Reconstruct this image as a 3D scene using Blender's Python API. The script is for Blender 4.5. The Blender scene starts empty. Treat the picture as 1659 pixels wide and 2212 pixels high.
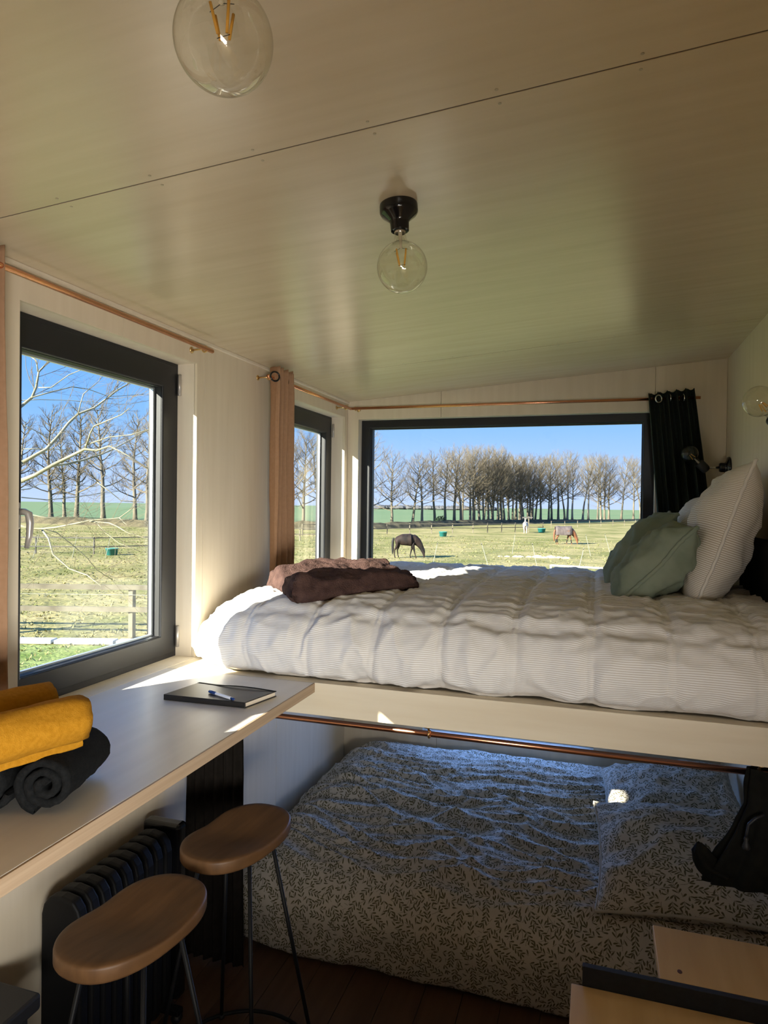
import bpy, bmesh, math, random
import numpy as np
from mathutils import Vector, Matrix, noise

SC = bpy.context.scene
COL = SC.collection

# ------------------------------------------------------------------ camera
cd = bpy.data.cameras.new('camera'); cam = bpy.data.objects.new('camera', cd); COL.objects.link(cam)
cam.matrix_world = Matrix(((0.95293, -0.01567, 0.30278, 1.558),
                           (0.30292, 0.00724, -0.95299, 0.0),
                           (0.01275, 0.99985, 0.01164, 1.80),
                           (0, 0, 0, 1)))
cd.sensor_fit = 'VERTICAL'; cd.sensor_height = 36.0; cd.lens = 1448.73 / 2212 * 36.0
cd.clip_start = 0.02; cd.clip_end = 3000
SC.camera = cam

# ------------------------------------------------------------------ sky and sun
wd = bpy.data.worlds.new('sky'); SC.world = wd; wd.use_nodes = True
nt = wd.node_tree; nt.nodes.clear()
wo = nt.nodes.new('ShaderNodeOutputWorld'); bg = nt.nodes.new('ShaderNodeBackground')
tc = nt.nodes.new('ShaderNodeTexCoord'); sx = nt.nodes.new('ShaderNodeSeparateXYZ'); cr = nt.nodes.new('ShaderNodeValToRGB')
nt.links.new(tc.outputs['Generated'], sx.inputs[0]); nt.links.new(sx.outputs['Z'], cr.inputs[0])
stops = [(0.0, (.54, .66, .96)), (.05, (.43, .61, 1.0)), (.12, (.25, .50, .96)), (.24, (.14, .42, 1.10)), (.5, (.14, .45, 1.2)), (1.0, (.13, .44, 1.2))]
el = cr.color_ramp.elements
el[0].position, el[0].color = stops[0][0], (*stops[0][1], 1)
el[1].position, el[1].color = stops[-1][0], (*stops[-1][1], 1)
for p, c in stops[1:-1]:
    e = el.new(p); e.color = (*c, 1)
nt.links.new(cr.outputs[0], bg.inputs['Color']); bg.inputs['Strength'].default_value = 0.66
nt.links.new(bg.outputs[0], wo.inputs[0])

SUN_AZ, SUN_EL = math.radians(56.3), math.radians(22.2)
sd = Vector((math.cos(SUN_AZ) * math.cos(SUN_EL), math.sin(SUN_AZ) * math.cos(SUN_EL), -math.sin(SUN_EL)))
sl = bpy.data.lights.new('sun', 'SUN'); sl.energy = 14.0; sl.angle = math.radians(0.53); sl.color = (1, .94, .82)
so = bpy.data.objects.new('sun', sl); COL.objects.link(so); so.rotation_euler = sd.to_track_quat('-Z', 'Y').to_euler()
# fill lamp added to brighten the room from an unseen opening on the right
al = bpy.data.lights.new('window_daylight', 'AREA'); al.shape = 'RECTANGLE'; al.size = 1.3; al.size_y = .52; al.energy = 25; al.spread = math.radians(105); al.color = (1, .97, .92)
ao = bpy.data.objects.new('window_daylight', al); COL.objects.link(ao); ao.location = (2.46, -.80, 1.24)
ao.rotation_euler = Vector((-.58, .81, -.04)).to_track_quat('-Z', 'Y').to_euler()
# blue area lamp added outside the low window to tint the low bed
bl = bpy.data.lights.new('low_window_skylight', 'AREA'); bl.shape = 'RECTANGLE'; bl.size = 1.0; bl.size_y = .5; bl.energy = 11; bl.color = (.20, .38, 1.0)
bo = bpy.data.objects.new('low_window_skylight', bl); COL.objects.link(bo); bo.location = (1.05, 4.40, .86)
bo.rotation_euler = Vector((0, -1, -.22)).to_track_quat('-Z', 'Y').to_euler()

SC.view_settings.view_transform = 'Standard'; SC.view_settings.look = 'None'
SC.view_settings.gamma = 1.0; SC.view_settings.use_curve_mapping = False
SC.view_settings.exposure = 0.92
SC.cycles.max_bounces = 14; SC.cycles.diffuse_bounces = 8; SC.cycles.transparent_max_bounces = 24
SC.cycles.sample_clamp_indirect = 6.0

# ------------------------------------------------------------------ materials
def mat(name, col, rough=.7, metal=0.0, spec=.5, coat=0.0):
    m = bpy.data.materials.new(name); m.use_nodes = True
    b = m.node_tree.nodes['Principled BSDF']
    b.inputs['Base Color'].default_value = (*col, 1); b.inputs['Roughness'].default_value = rough
    b.inputs['Metallic'].default_value = metal; b.inputs['Specular IOR Level'].default_value = spec
    b.inputs['Coat Weight'].default_value = coat
    return m

def nodes(m):
    return m.node_tree.nodes, m.node_tree.links, m.node_tree.nodes['Principled BSDF']

def noisy(name, c1, c2, scale=(1, 1, 1), nscale=5, detail=6, rough=.7, bump=0.0, bscale=None, metal=0.0, spec=.5, coords='Object', lo=.35, hi=.65, coat=0.0, dist=0.0, bdist=.01):
    m = mat(name, c1, rough, metal, spec, coat); N, L, b = nodes(m)
    t = N.new('ShaderNodeTexCoord'); mp = N.new('ShaderNodeMapping'); mp.inputs['Scale'].default_value = scale
    n = N.new('ShaderNodeTexNoise'); n.inputs['Scale'].default_value = nscale; n.inputs['Detail'].default_value = detail; n.inputs['Distortion'].default_value = dist
    r = N.new('ShaderNodeValToRGB'); r.color_ramp.elements[0].position = lo; r.color_ramp.elements[1].position = hi
    r.color_ramp.elements[0].color = (*c1, 1); r.color_ramp.elements[1].color = (*c2, 1)
    L.new(t.outputs[coords], mp.inputs[0]); L.new(mp.outputs[0], n.inputs['Vector']); L.new(n.outputs['Fac'], r.inputs[0]); L.new(r.outputs[0], b.inputs['Base Color'])
    if bump:
        bn = N.new('ShaderNodeBump'); bn.inputs['Strength'].default_value = bump; bn.inputs['Distance'].default_value = bdist
        src = n
        if bscale:
            src = N.new('ShaderNodeTexNoise'); src.inputs['Scale'].default_value = bscale; src.inputs['Detail'].default_value = 4
            L.new(t.outputs[coords], src.inputs['Vector'])
        L.new(src.outputs['Fac'], bn.inputs['Height']); L.new(bn.outputs[0], b.inputs['Normal'])
    return m

def glassy(name, tint=(1, 1, 1), ior=1.45, rough=0.0, gain=1.0):
    m = bpy.data.materials.new(name); m.use_nodes = True; N, L = m.node_tree.nodes, m.node_tree.links; N.clear()
    o = N.new('ShaderNodeOutputMaterial'); mx = N.new('ShaderNodeMixShader'); tr = N.new('ShaderNodeBsdfTransparent'); gl = N.new('ShaderNodeBsdfGlossy')
    fr = N.new('ShaderNodeFresnel'); ge = N.new('ShaderNodeNewGeometry'); ir = N.new('ShaderNodeMapRange')
    ir.inputs['To Min'].default_value = ior; ir.inputs['To Max'].default_value = 1 / ior      # thin sheet: both faces reflect alike
    L.new(ge.outputs['Backfacing'], ir.inputs['Value']); L.new(ir.outputs[0], fr.inputs['IOR'])
    tr.inputs[0].default_value = (*tint, 1); gl.inputs['Roughness'].default_value = rough
    mu = N.new('ShaderNodeMath'); mu.operation = 'MULTIPLY'; mu.inputs[1].default_value = gain; mu.use_clamp = True
    L.new(fr.outputs[0], mu.inputs[0]); L.new(mu.outputs[0], mx.inputs[0]); L.new(tr.outputs[0], mx.inputs[1]); L.new(gl.outputs[0], mx.inputs[2]); L.new(mx.outputs[0], o.inputs[0])
    return m

M = {}
M['ply_wall'] = noisy('ply_wall', (.66, .57, .43), (.71, .62, .48), (9, 9, .8), 3, 6, .55, spec=.3, bump=.04, lo=.3, hi=.7)
M['ply_ceiling'] = noisy('ply_ceiling', (.57, .475, .33), (.63, .535, .385), (.7, 10, 6), 2.5, 7, .27, spec=.75, bump=.03, lo=.3, hi=.7)
M['ply_trim'] = noisy('ply_trim', (.72, .63, .50), (.77, .69, .56), (8, 8, .7), 3, 5, .5, spec=.3)
M['core'] = mat('core', (.10, .07, .05), .8)
M['desk_top'] = noisy('desk_top', (.70, .66, .60), (.75, .71, .65), (9, .8, 1), 2.5, 6, .36, spec=.7, bump=.03)
M['desk_edge'] = noisy('desk_edge', (.37, .26, .165), (.44, .32, .21), (1, .6, 40), 4, 4, .55)
M['fascia'] = noisy('fascia', (.68, .59, .44), (.74, .66, .51), (.7, 6, 8), 2.5, 6, .5, spec=.35)
M['floor'] = noisy('floor', (.070, .036, .017), (.10, .054, .027), (9, .7, 1), 3, 7, .5)
M['anthracite'] = mat('anthracite', (.013, .0135, .016), .4, spec=.4)
M['gasket'] = mat('gasket', (.01, .01, .012), .6)
M['spacer'] = mat('spacer', (.55, .58, .62), .3, metal=.6)
M['glass'] = glassy('glass', (.98, .99, .98), gain=.3)
M['bulb_glass'] = glassy('bulb_glass', (.97, .96, .92), 1.5, 0.0, 1.6)
M['copper'] = mat('copper', (.80, .36, .20), .25, metal=1.0)
M['brass'] = mat('brass', (.70, .48, .22), .3, metal=1.0)
M['black_gloss'] = mat('black_gloss', (.006, .006, .007), .14, spec=.5)
M['black_matt'] = mat('black_matt', (.012, .012, .014), .55)
M['black_metal'] = mat('black_metal', (.006, .006, .0065), .55, spec=.25)
M['steel'] = mat('steel', (.62, .6, .56), .25, metal=1.0)
M['handle_grey'] = mat('handle_grey', (.46, .43, .40), .35, metal=.5)
M['filament'] = mat('filament', (.80, .42, .06), .6)
M['frost_glass'] = mat('stem_glass', (.62, .56, .42), .15)
M['brown_curtain'] = noisy('brown_curtain', (.34, .20, .115), (.37, .22, .13), (1, 1, 1), 60, 2, .9, spec=.1, bump=.15, bscale=700, bdist=.0006)
M['green_curtain'] = noisy('green_curtain', (.016, .021, .017), (.020, .026, .021), (1, 1, 1), 60, 2, .85, spec=.15, bump=.15, bscale=700, bdist=.0006)
M['dark_curtain'] = noisy('dark_curtain', (.010, .008, .006), (.014, .011, .009), (1, 1, 1), 40, 2, .9, spec=.1)
M['black_cloth'] = noisy('black_cloth', (.007, .007, .006), (.010, .010, .008), (1, 1, 1), 40, 2, .9, spec=.1)
M['yellow_terry'] = noisy('yellow_terry', (.37, .165, .010), (.44, .205, .016), (1, 1, 1), 120, 3, .95, bump=.6, bscale=420, spec=.1, bdist=.002)
M['grey_terry'] = noisy('grey_terry', (.0055, .006, .0065), (.010, .0105, .011), (1, 1, 1), 120, 3, .95, bump=.6, bscale=420, spec=.1, bdist=.002)
M['brown_fleece'] = noisy('brown_fleece', (.055, .031, .028), (.11, .063, .053), (1, 1, 1), 26, 6, .95, bump=1.0, bscale=190, spec=.1, lo=.3, hi=.75, bdist=.006)
M['sage'] = noisy('sage', (.185, .22, .16), (.245, .28, .21), (1, 1, 1), 9, 5, .95, spec=.1, bump=.12, bscale=380, bdist=.001)
M['notebook'] = mat('notebook', (.012, .012, .013), .38)
M['paper'] = noisy('paper', (.62, .54, .42), (.70, .62, .50), (1, 1, 90), 8, 2, .8)
M['pen_blue'] = mat('pen_blue', (.012, .035, .16), .3)
M['pen_white'] = mat('pen_white', (.72, .76, .86), .3)
M['seat_wood'] = noisy('seat_wood', (.092, .044, .017), (.138, .068, .027), (14, 2.0, 6), 3, 7, .5, spec=.35, bump=.06, lo=.3, hi=.7)
M['step_wood'] = noisy('step_wood', (.52, .33, .13), (.62, .42, .19), (7, .8, 2), 2.6, 6, .55, spec=.3, lo=.3, hi=.72)
M['navy'] = noisy('navy', (.010, .013, .018), (.014, .018, .024), (1, 1, 1), 60, 3, .8)
M['white_paint'] = mat('white_paint', (.55, .56, .57), .5)

def stripes(name, dark, light, period, rough=.9):
    m = mat(name, light, rough, spec=.15); N, L, b = nodes(m)
    t = N.new('ShaderNodeTexCoord'); s = N.new('ShaderNodeSeparateXYZ'); L.new(t.outputs['UV'], s.inputs[0])
    mu = N.new('ShaderNodeMath'); mu.operation = 'MULTIPLY'; mu.inputs[1].default_value = 2 * math.pi / period; L.new(s.outputs['Y'], mu.inputs[0])
    sn = N.new('ShaderNodeMath'); sn.operation = 'SINE'; L.new(mu.outputs[0], sn.inputs[0])
    mr = N.new('ShaderNodeMapRange'); mr.inputs['From Min'].default_value = -.1; mr.inputs['From Max'].default_value = .75; L.new(sn.outputs[0], mr.inputs['Value'])
    r = N.new('ShaderNodeMix'); r.data_type = 'RGBA'; r.inputs[6].default_value = (*light, 1); r.inputs[7].default_value = (*dark, 1)
    L.new(mr.outputs[0], r.inputs[0]); L.new(r.outputs[2], b.inputs['Base Color'])
    n = N.new('ShaderNodeTexNoise'); n.inputs['Scale'].default_value = 35; n.inputs['Detail'].default_value = 5; L.new(t.outputs['Object'], n.inputs['Vector'])
    bn = N.new('ShaderNodeBump'); bn.inputs['Strength'].default_value = .25; bn.inputs['Distance'].default_value = .004; L.new(n.outputs['Fac'], bn.inputs['Height']); L.new(bn.outputs[0], b.inputs['Normal'])
    return m
M['striped'] = stripes('striped', (.60, .56, .51), (.86, .85, .84), .0062)
M['striped_pillow'] = stripes('striped_pillow', (.44, .37, .28), (.76, .72, .66), .0064)

def leaf_tile(n=1024, seed=5):
    """a printed sprig pattern, drawn into a tile as flat print"""
    rg = random.Random(seed); A = np.zeros((n, n), np.float32); occ = np.zeros((n, n), bool)
    def ell(cx, cy, a, b, th):
        R = int(a + 3); ys, xs = np.mgrid[-R:R + 1, -R:R + 1].astype(np.float32)
        u = xs * math.cos(th) + ys * math.sin(th); v = -xs * math.sin(th) + ys * math.cos(th)
        k = (u / a + 1) / 2                                     # slim at the stalk, round at the tip
        wv = b * (0.55 + .6 * np.clip(k, 0, 1))
        d = (u / a) ** 2 + (v / wv) ** 2
        val = np.clip((1.0 - d) * 4, 0, 1)
        iy = (np.arange(-R, R + 1) + int(cy)) % n; ix = (np.arange(-R, R + 1) + int(cx)) % n
        A[np.ix_(iy, ix)] = np.maximum(A[np.ix_(iy, ix)], val)
        return iy, ix
    own = np.zeros((n, n), np.int32)
    dd = np.arange(-11, 12); disc = (dd[:, None] ** 2 + dd[None, :] ** 2) <= 121
    def free(x, y, k):
        iy = (dd + int(y)) % n; ix = (dd + int(x)) % n; w = own[np.ix_(iy, ix)]; return not np.any(disc & (w != 0) & (w != k))
    def mark(x, y, k):
        iy = (dd[3:-3] + int(y)) % n; ix = (dd[3:-3] + int(x)) % n; own[np.ix_(iy, ix)] = k
    for k in range(1, 2600):
        x, y, th = rg.uniform(0, n), rg.uniform(0, n), rg.uniform(0, 2 * math.pi); bend = rg.uniform(-.14, .14); L0 = rg.randint(4, 8) if k < 400 else rg.randint(1, 3)
        for st in range(L0):
            if not free(x, y, k): break
            for sgn in ((-1, 1) if st < L0 - 1 else (-1, 1, 0)):
                la = th + sgn * rg.uniform(.55, .85); L_ = rg.uniform(16, 20); cx, cy = x + math.cos(la) * L_ * 1.15, y + math.sin(la) * L_ * 1.2
                if free(cx, cy, k): ell(cx, cy, L_, 6.2, la); mark(cx, cy, k)
            for q in range(7): ell(x + math.cos(th) * q * 4.2, y + math.sin(th) * q * 4.2, 3.2, 1.5, th)
            mark(x, y, k); x += math.cos(th) * 25; y += math.sin(th) * 25; th += bend
    img = bpy.data.images.new('sprig_print', n, n, alpha=False)
    px = np.ones((n, n, 4), np.float32); px[..., 0] = px[..., 1] = px[..., 2] = A
    img.colorspace_settings.name = 'Non-Color'
    img.pixels.foreach_set(px.ravel()); img.update(); img.pack()
    return img

def leafy(name):
    m = mat(name, (.6, .55, .47), .9, spec=.12); N, L, b = nodes(m)
    t = N.new('ShaderNodeTexCoord'); mp = N.new('ShaderNodeMapping'); mp.inputs['Scale'].default_value = (1.95, 1.95, 1)
    im = N.new('ShaderNodeTexImage'); im.image = leaf_tile(); L.new(t.outputs['UV'], mp.inputs[0]); L.new(mp.outputs[0], im.inputs[0])
    r = N.new('ShaderNodeMix'); r.data_type = 'RGBA'; r.inputs[6].default_value = (.50, .46, .40, 1); r.inputs[7].default_value = (.105, .096, .052, 1)
    L.new(im.outputs['Color'], r.inputs[0]); L.new(r.outputs[2], b.inputs['Base Color'])
    n = N.new('ShaderNodeTexNoise'); n.inputs['Scale'].default_value = 30; n.inputs['Detail'].default_value = 5; L.new(t.outputs['Object'], n.inputs['Vector'])
    bn = N.new('ShaderNodeBump'); bn.inputs['Strength'].default_value = .3; bn.inputs['Distance'].default_value = .004; L.new(n.outputs['Fac'], bn.inputs['Height']); L.new(bn.outputs[0], b.inputs['Normal'])
    return m
M['leafy'] = leafy('leafy_cotton'); M['leaf_ground'] = mat('leaf_ground', (.40, .37, .31), .9)
M['pasture'] = noisy('pasture', (.150, .150, .052), (.30, .25, .118), (1, 1, 1), .35, 12, .95, spec=.05, bump=.9, bscale=3.0, lo=.36, hi=.64, bdist=.12)
M['field'] = noisy('field', (.115, .170, .088), (.145, .19, .10), (1, 1, 1), .02, 5, .95, spec=.05)
M['lawn'] = noisy('lawn', (.11, .16, .040), (.21, .25, .09), (1, 1, 1), 1.1, 10, .95, spec=.05, bump=.8, bscale=8, bdist=.05)
M['bank'] = noisy('bank', (.050, .045, .030), (.12, .10, .06), (1, 1, 1), .8, 8, .95, spec=.05, bump=.8, bscale=6, bdist=.1)
M['straw'] = noisy('straw', (.36, .31, .18), (.46, .40, .26), (1, 1, 1), 6, 4, .95)
M['grass_blade'] = noisy('grass_blade', (.14, .165, .052), (.30, .26, .12), (1, 1, 1), .5, 4, .9, spec=.1)
M['bark'] = noisy('bark', (.085, .070, .050), (.20, .175, .13), (1, 1, .35), .9, 6, .95, spec=.1)
M['twig'] = noisy('twig', (.10, .082, .058), (.165, .135, .092), (1, 1, 1), .3, 3, .95, spec=.1)
M['pale_bark'] = noisy('pale_bark', (.17, .155, .10), (.31, .285, .21), (1, 1, 1), 6, 5, .9, spec=.15)
M['fence_wood'] = noisy('fence_wood', (.095, .08, .055), (.15, .13, .09), (1, 1, 1), 3, 5, .9)
M['fence_dark'] = mat('fence_dark', (.055, .05, .048), .7)
M['galvanised'] = mat('galvanised', (.24, .24, .20), .7, spec=.2)
M['kerb'] = noisy('kerb', (.36, .38, .40), (.44, .46, .48), (1, 1, 1), 2, 4, .8)
M['tub'] = mat('tub', (.02, .20, .19), .5)
M['horse_bay'] = noisy('horse_bay', (.006, .0045, .0045), (.024, .014, .011), (1, 1, 1), 2.2, 3, .7, spec=.2)
M['horse_chestnut'] = noisy('horse_chestnut', (.12, .045, .018), (.16, .06, .024), (1, 1, 1), 2, 3, .6)
M['horse_pale'] = noisy('horse_pale', (.55, .48, .42), (.70, .64, .60), (1, 1, 1), 2, 3, .6)
M['horse_rug'] = noisy('horse_rug', (.060, .046, .044), (.105, .082, .078), (1, 1, 1), 5, 4, .8)
M['mane'] = mat('mane', (.008, .007, .007), .8)
M['ivy'] = noisy('ivy', (.012, .03, .012), (.03, .055, .02), (1, 1, 1), 3, 4, .8)
M['forest'] = noisy('forest', (.055, .055, .060), (.09, .088, .09), (1, 1, 1), .05, 6, .95)

# ------------------------------------------------------------------ helpers
class MB:
    def __init__(s): s.v = []; s.f = []; s.uv = None
    def add(s, vs, fs):
        o = len(s.v); s.v += [tuple(p) for p in vs]; s.f += [tuple(i + o for i in f) for f in fs]; return s
    def box(s, x0, x1, y0, y1, z0, z1):
        return s.add([(x0, y0, z0), (x1, y0, z0), (x1, y1, z0), (x0, y1, z0), (x0, y0, z1), (x1, y0, z1), (x1, y1, z1), (x0, y1, z1)],
                     [(0, 3, 2, 1), (4, 5, 6, 7), (0, 1, 5, 4), (1, 2, 6, 5), (2, 3, 7, 6), (3, 0, 4, 7)])
    def bar(s, a, b, w, h):
        """a square bar from a to b"""
        a, b = Vector(a), Vector(b); d = (b - a).normalized(); up = Vector((0, 0, 1)) if abs(d.z) < .95 else Vector((0, 1, 0))
        x = d.cross(up).normalized() * w / 2; y = x.cross(d).normalized() * h / 2
        return s.add([a - x - y, a + x - y, a + x + y, a - x + y, b - x - y, b + x - y, b + x + y, b - x + y],
                     [(0, 1, 2, 3), (7, 6, 5, 4), (0, 4, 5, 1), (1, 5, 6, 2), (2, 6, 7, 3), (3, 7, 4, 0)])
    def tube(s, pts, rad, n=8, caps=True, closed=False):
        pts = [Vector(p) for p in pts]; N = len(pts)
        if not hasattr(rad, '__len__'): rad = [rad] * N
        o = len(s.v); x = None
        for i in range(N):
            if closed: d = pts[(i + 1) % N] - pts[i - 1]
            else: d = pts[min(i + 1, N - 1)] - pts[max(i - 1, 0)]
            d.normalize()
            if x is None:
                x = d.orthogonal().normalized()
            else:
                x = x - d * x.dot(d)
                x = x.normalized() if x.length > 1e-6 else d.orthogonal().normalized()
            y = d.cross(x); r = rad[i]
            for k in range(n):
                t = 2 * math.pi * k / n; s.v.append(tuple(pts[i] + x * (r * math.cos(t)) + y * (r * math.sin(t))))
        for i in range(N if closed else N - 1):
            j = (i + 1) % N
            for k in range(n):
                k2 = (k + 1) % n; s.f.append((o + i * n + k, o + i * n + k2, o + j * n + k2, o + j * n + k))
        if caps and not closed:
            s.f.append(tuple(o + k for k in reversed(range(n)))); s.f.append(tuple(o + (N - 1) * n + k for k in range(n)))
        return s
    def lathe(s, prof, mtx=None, n=32):
        """prof: (radius, height) list turned about local z"""
        mtx = mtx or Matrix(); o = len(s.v); rings = []
        for r, z in prof:
            if r < 1e-6:
                s.v.append(tuple(mtx @ Vector((0, 0, z)))); rings.append([len(s.v) - 1])
            else:
                st = len(s.v)
                for k in range(n):
                    t = 2 * math.pi * k / n; s.v.append(tuple(mtx @ Vector((r * math.cos(t), r * math.sin(t), z))))
                rings.append(list(range(st, st + n)))
        for a, b in zip(rings, rings[1:]):
            for k in range(n):
                k2 = (k + 1) % n
                if len(a) == 1 and len(b) == 1: continue
                if len(a) == 1: s.f.append((a[0], b[k2], b[k]))
                elif len(b) == 1: s.f.append((a[k], a[k2], b[0]))
                else: s.f.append((a[k], a[k2], b[k2], b[k]))
        return s
    def grid(s, fn, nu, nv, uvfn=None, flip=False):
        o = len(s.v)
        for i in range(nu + 1):
            for j in range(nv + 1):
                s.v.append(tuple(fn(i / nu, j / nv)))
        for i in range(nu):
            for j in range(nv):
                a = o + i * (nv + 1) + j; q = (a, a + nv + 1, a + nv + 2, a + 1)
                s.f.append(q[::-1] if flip else q)
        if uvfn:
            if s.uv is None: s.uv = {}
            for i in range(nu + 1):
                for j in range(nv + 1): s.uv[o + i * (nv + 1) + j] = uvfn(i / nu, j / nv)
        return s
    def mesh(s, name, m, smooth=False):
        me = bpy.data.meshes.new(name); me.from_pydata(s.v, [], s.f); me.validate()
        if m is not None: me.materials.append(m)
        if s.uv:
            uvl = me.uv_layers.new(name='UVMap'); n = len(me.loops)
            vi = np.empty(n, np.int32); me.loops.foreach_get('vertex_index', vi)
            tab = np.zeros((len(s.v), 2), np.float32)
            for k, c in s.uv.items(): tab[k] = c
            uvl.data.foreach_set('uv', tab[vi].ravel())
        if smooth: me.polygons.foreach_set('use_smooth', [True] * len(me.polygons))
        return me
    def build(s, name, m, parent=None, smooth=False, bevel=0.0, seg=2, sub=0, fix=False):
        me = s.mesh(name, m, smooth)
        if fix:
            bm = bmesh.new(); bm.from_mesh(me); bmesh.ops.remove_doubles(bm, verts=bm.verts, dist=1e-5); bmesh.ops.recalc_face_normals(bm, faces=bm.faces); bm.to_mesh(me); bm.free()
        return link(name, me, parent, bevel, seg, sub)

def link(name, me, parent=None, bevel=0.0, seg=2, sub=0):
    o = bpy.data.objects.new(name, me); COL.objects.link(o)
    if parent is not None:
        o.parent = parent; o.matrix_parent_inverse = Matrix.Translation(-Vector(parent.location)) if parent.type == 'EMPTY' and parent.rotation_euler[2] == 0 and tuple(parent.scale) == (1, 1, 1) else Matrix()
    if bevel:
        b = o.modifiers.new('bevel', 'BEVEL'); b.width = bevel; b.segments = seg; b.limit_method = 'ANGLE'; b.angle_limit = math.radians(40)
    if sub:
        q = o.modifiers.new('sub', 'SUBSURF'); q.levels = sub; q.render_levels = sub
    return o

def tag(o, label=None, cat=None, group=None, kind=None):
    if label: o['label'] = label
    if cat: o['category'] = cat
    if group: o['group'] = group
    if kind: o['kind'] = kind
    return o

def thing(name, label, cat, loc=(0, 0, 0), group=None):
    o = bpy.data.objects.new(name, None); COL.objects.link(o); o.location = loc; o.empty_display_size = .05
    return tag(o, label, cat, group)

def struct(o):
    o['kind'] = 'structure'; return o

def local_thing(name, label, cat, loc, rz=0.0, group=None, scale=1.0):
    """an empty whose parts are modelled in its own local frame"""
    o = thing(name, label, cat, loc, group); o.rotation_euler[2] = rz; o.scale = (scale,) * 3
    return o

def lpart(mb, name, m, parent, **k):
    o = mb.build(name, m, None, **k); o.parent = parent; return o

def copy_tree(o, parent=None):
    c = o.copy(); COL.objects.link(c)
    if parent is not None: c.parent = parent; c.matrix_parent_inverse = o.matrix_parent_inverse.copy()
    for ch in list(o.children): copy_tree(ch, c)
    return c

def sstep(a, b, x):
    t = max(0.0, min(1.0, (x - a) / (b - a))); return t * t * (3 - 2 * t)
def nz(x, y, z=0.0): return noise.noise((x, y, z))
def fbm(x, y, z=0.0, o=4): return noise.fractal((x, y, z), 1.0, 2.0, o)
def crease(x, y, z=0.0, p=4):
    return (1.0 - min(1.0, abs(nz(x, y, z)) * 1.6)) ** p
def ridge(x, y, z=0.0):
    return 1.0 - 2.0 * abs(nz(x, y, z))
def interp(x, tab):
    if x <= tab[0][0]: return tab[0][1:]
    for a, b in zip(tab, tab[1:]):
        if x <= b[0]:
            t = (x - a[0]) / (b[0] - a[0]); return tuple(p + (q - p) * t for p, q in zip(a[1:], b[1:]))
    return tab[-1][1:]
def spline(ctrl, n):
    """Catmull-Rom through ctrl, resampled evenly to n+1 points"""
    P = [Vector(p) for p in ctrl]; P = [P[0] * 2 - P[1]] + P + [P[-1] * 2 - P[-2]]; out = []
    for i in range(1, len(P) - 2):
        for k in range(24):
            t = k / 24; a, b, c, d = P[i - 1:i + 3]
            out.append(.5 * ((2 * b) + (c - a) * t + (2 * a - 5 * b + 4 * c - d) * t * t + (3 * b - a - 3 * c + d) * t ** 3))
    out.append(P[-2]); L = [0]
    for a, b in zip(out, out[1:]): L.append(L[-1] + (b - a).length)
    res = []; j = 0
    for k in range(n + 1):
        s = L[-1] * k / n
        while j < len(L) - 2 and L[j + 1] < s: j += 1
        t = (s - L[j]) / max(1e-9, L[j + 1] - L[j]); res.append(out[j].lerp(out[j + 1], t))
    return res, L[-1]

RW, YE, YB = 2.232, 4.10, -2.30            # right wall, end wall, back wall
def ceil_z(x): return 2.462 + .0735 * x
DZ = 1.165                                 # desk and bed deck level

# ------------------------------------------------------------------ room shell
def plate(axis, pos0, pos1, a0, a1, b0, b1, holes):
    """a slab between pos0 and pos1 on an axis ('x' or 'y'), spanning a (the other horizontal axis) and z, with rectangular holes"""
    As = sorted({a0, a1, *[h[i] for h in holes for i in (0, 1) if a0 < h[i] < a1]}); Bs = sorted({b0, b1, *[h[i] for h in holes for i in (2, 3) if b0 < h[i] < b1]})
    solid = lambda i, j: 0 <= i < len(As) - 1 and 0 <= j < len(Bs) - 1 and not any(h[0] <= (As[i] + As[i + 1]) / 2 <= h[1] and h[2] <= (Bs[j] + Bs[j + 1]) / 2 <= h[3] for h in holes)
    mb = MB(); P = (lambda p, a, z: (p, a, z)) if axis == 'x' else (lambda p, a, z: (a, p, z))
    def q(*c): mb.add(c, [(0, 1, 2, 3)])
    for i in range(len(As) - 1):
        for j in range(len(Bs) - 1):
            if not solid(i, j): continue
            A, A2, B, B2 = As[i], As[i + 1], Bs[j], Bs[j + 1]
            for p in (pos0, pos1): q(P(p, A, B), P(p, A2, B), P(p, A2, B2), P(p, A, B2))
            if not solid(i - 1, j): q(P(pos0, A, B), P(pos1, A, B), P(pos1, A, B2), P(pos0, A, B2))
            if not solid(i + 1, j): q(P(pos0, A2, B), P(pos1, A2, B), P(pos1, A2, B2), P(pos0, A2, B2))
            if not solid(i, j - 1): q(P(pos0, A, B), P(pos1, A, B), P(pos1, A2, B), P(pos0, A2, B))
            if not solid(i, j + 1): q(P(pos0, A, B2), P(pos1, A, B2), P(pos1, A2, B2), P(pos0, A2, B2))
    return mb

W1 = (1.494, 2.372, DZ, 2.362); W2 = (3.16, 4.045, DZ, 2.357); W0 = (.48, .90, 1.600, 1.83)  # the last opening is assumed from the sun spots
W3 = (.074, 1.868, 1.24, 2.347); W4 = (.53, 1.56, .375, 1.045); FILL_WIN = (-1.50, -.10, .98, 1.52)  # the last opening is added for the fill lamp
wl = struct(plate('x', -.16, -.012, YB, YE + .16, -.15, 2.60, [W0, W1, W2]).build('wall_left', M['ply_trim'], fix=True))
cuts = [YB, -.70, .55, 1.86, 2.423, 3.12, YE]
def wall_panels(wall, axis, p0, p1, cuts, z0, z1, holes, rows=None):
    for a, b in zip(cuts, cuts[1:]):
        plate(axis, p0, p1, a + .0012, b - .0012, z0, z1, holes).build('panel', M['ply_wall'], wall, fix=True)
wall_panels(wl, 'x', -.013, 0, [YB, -.70, .55, 1.925, 2.423, 3.12, YE], 0, 2.47, [W0, W1, W2])
we = struct(plate('y', YE + .012, YE + .16, -.16, RW + .16, -.15, 2.75, [W3, W4]).build('wall_end', M['ply_trim'], fix=True))
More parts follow.
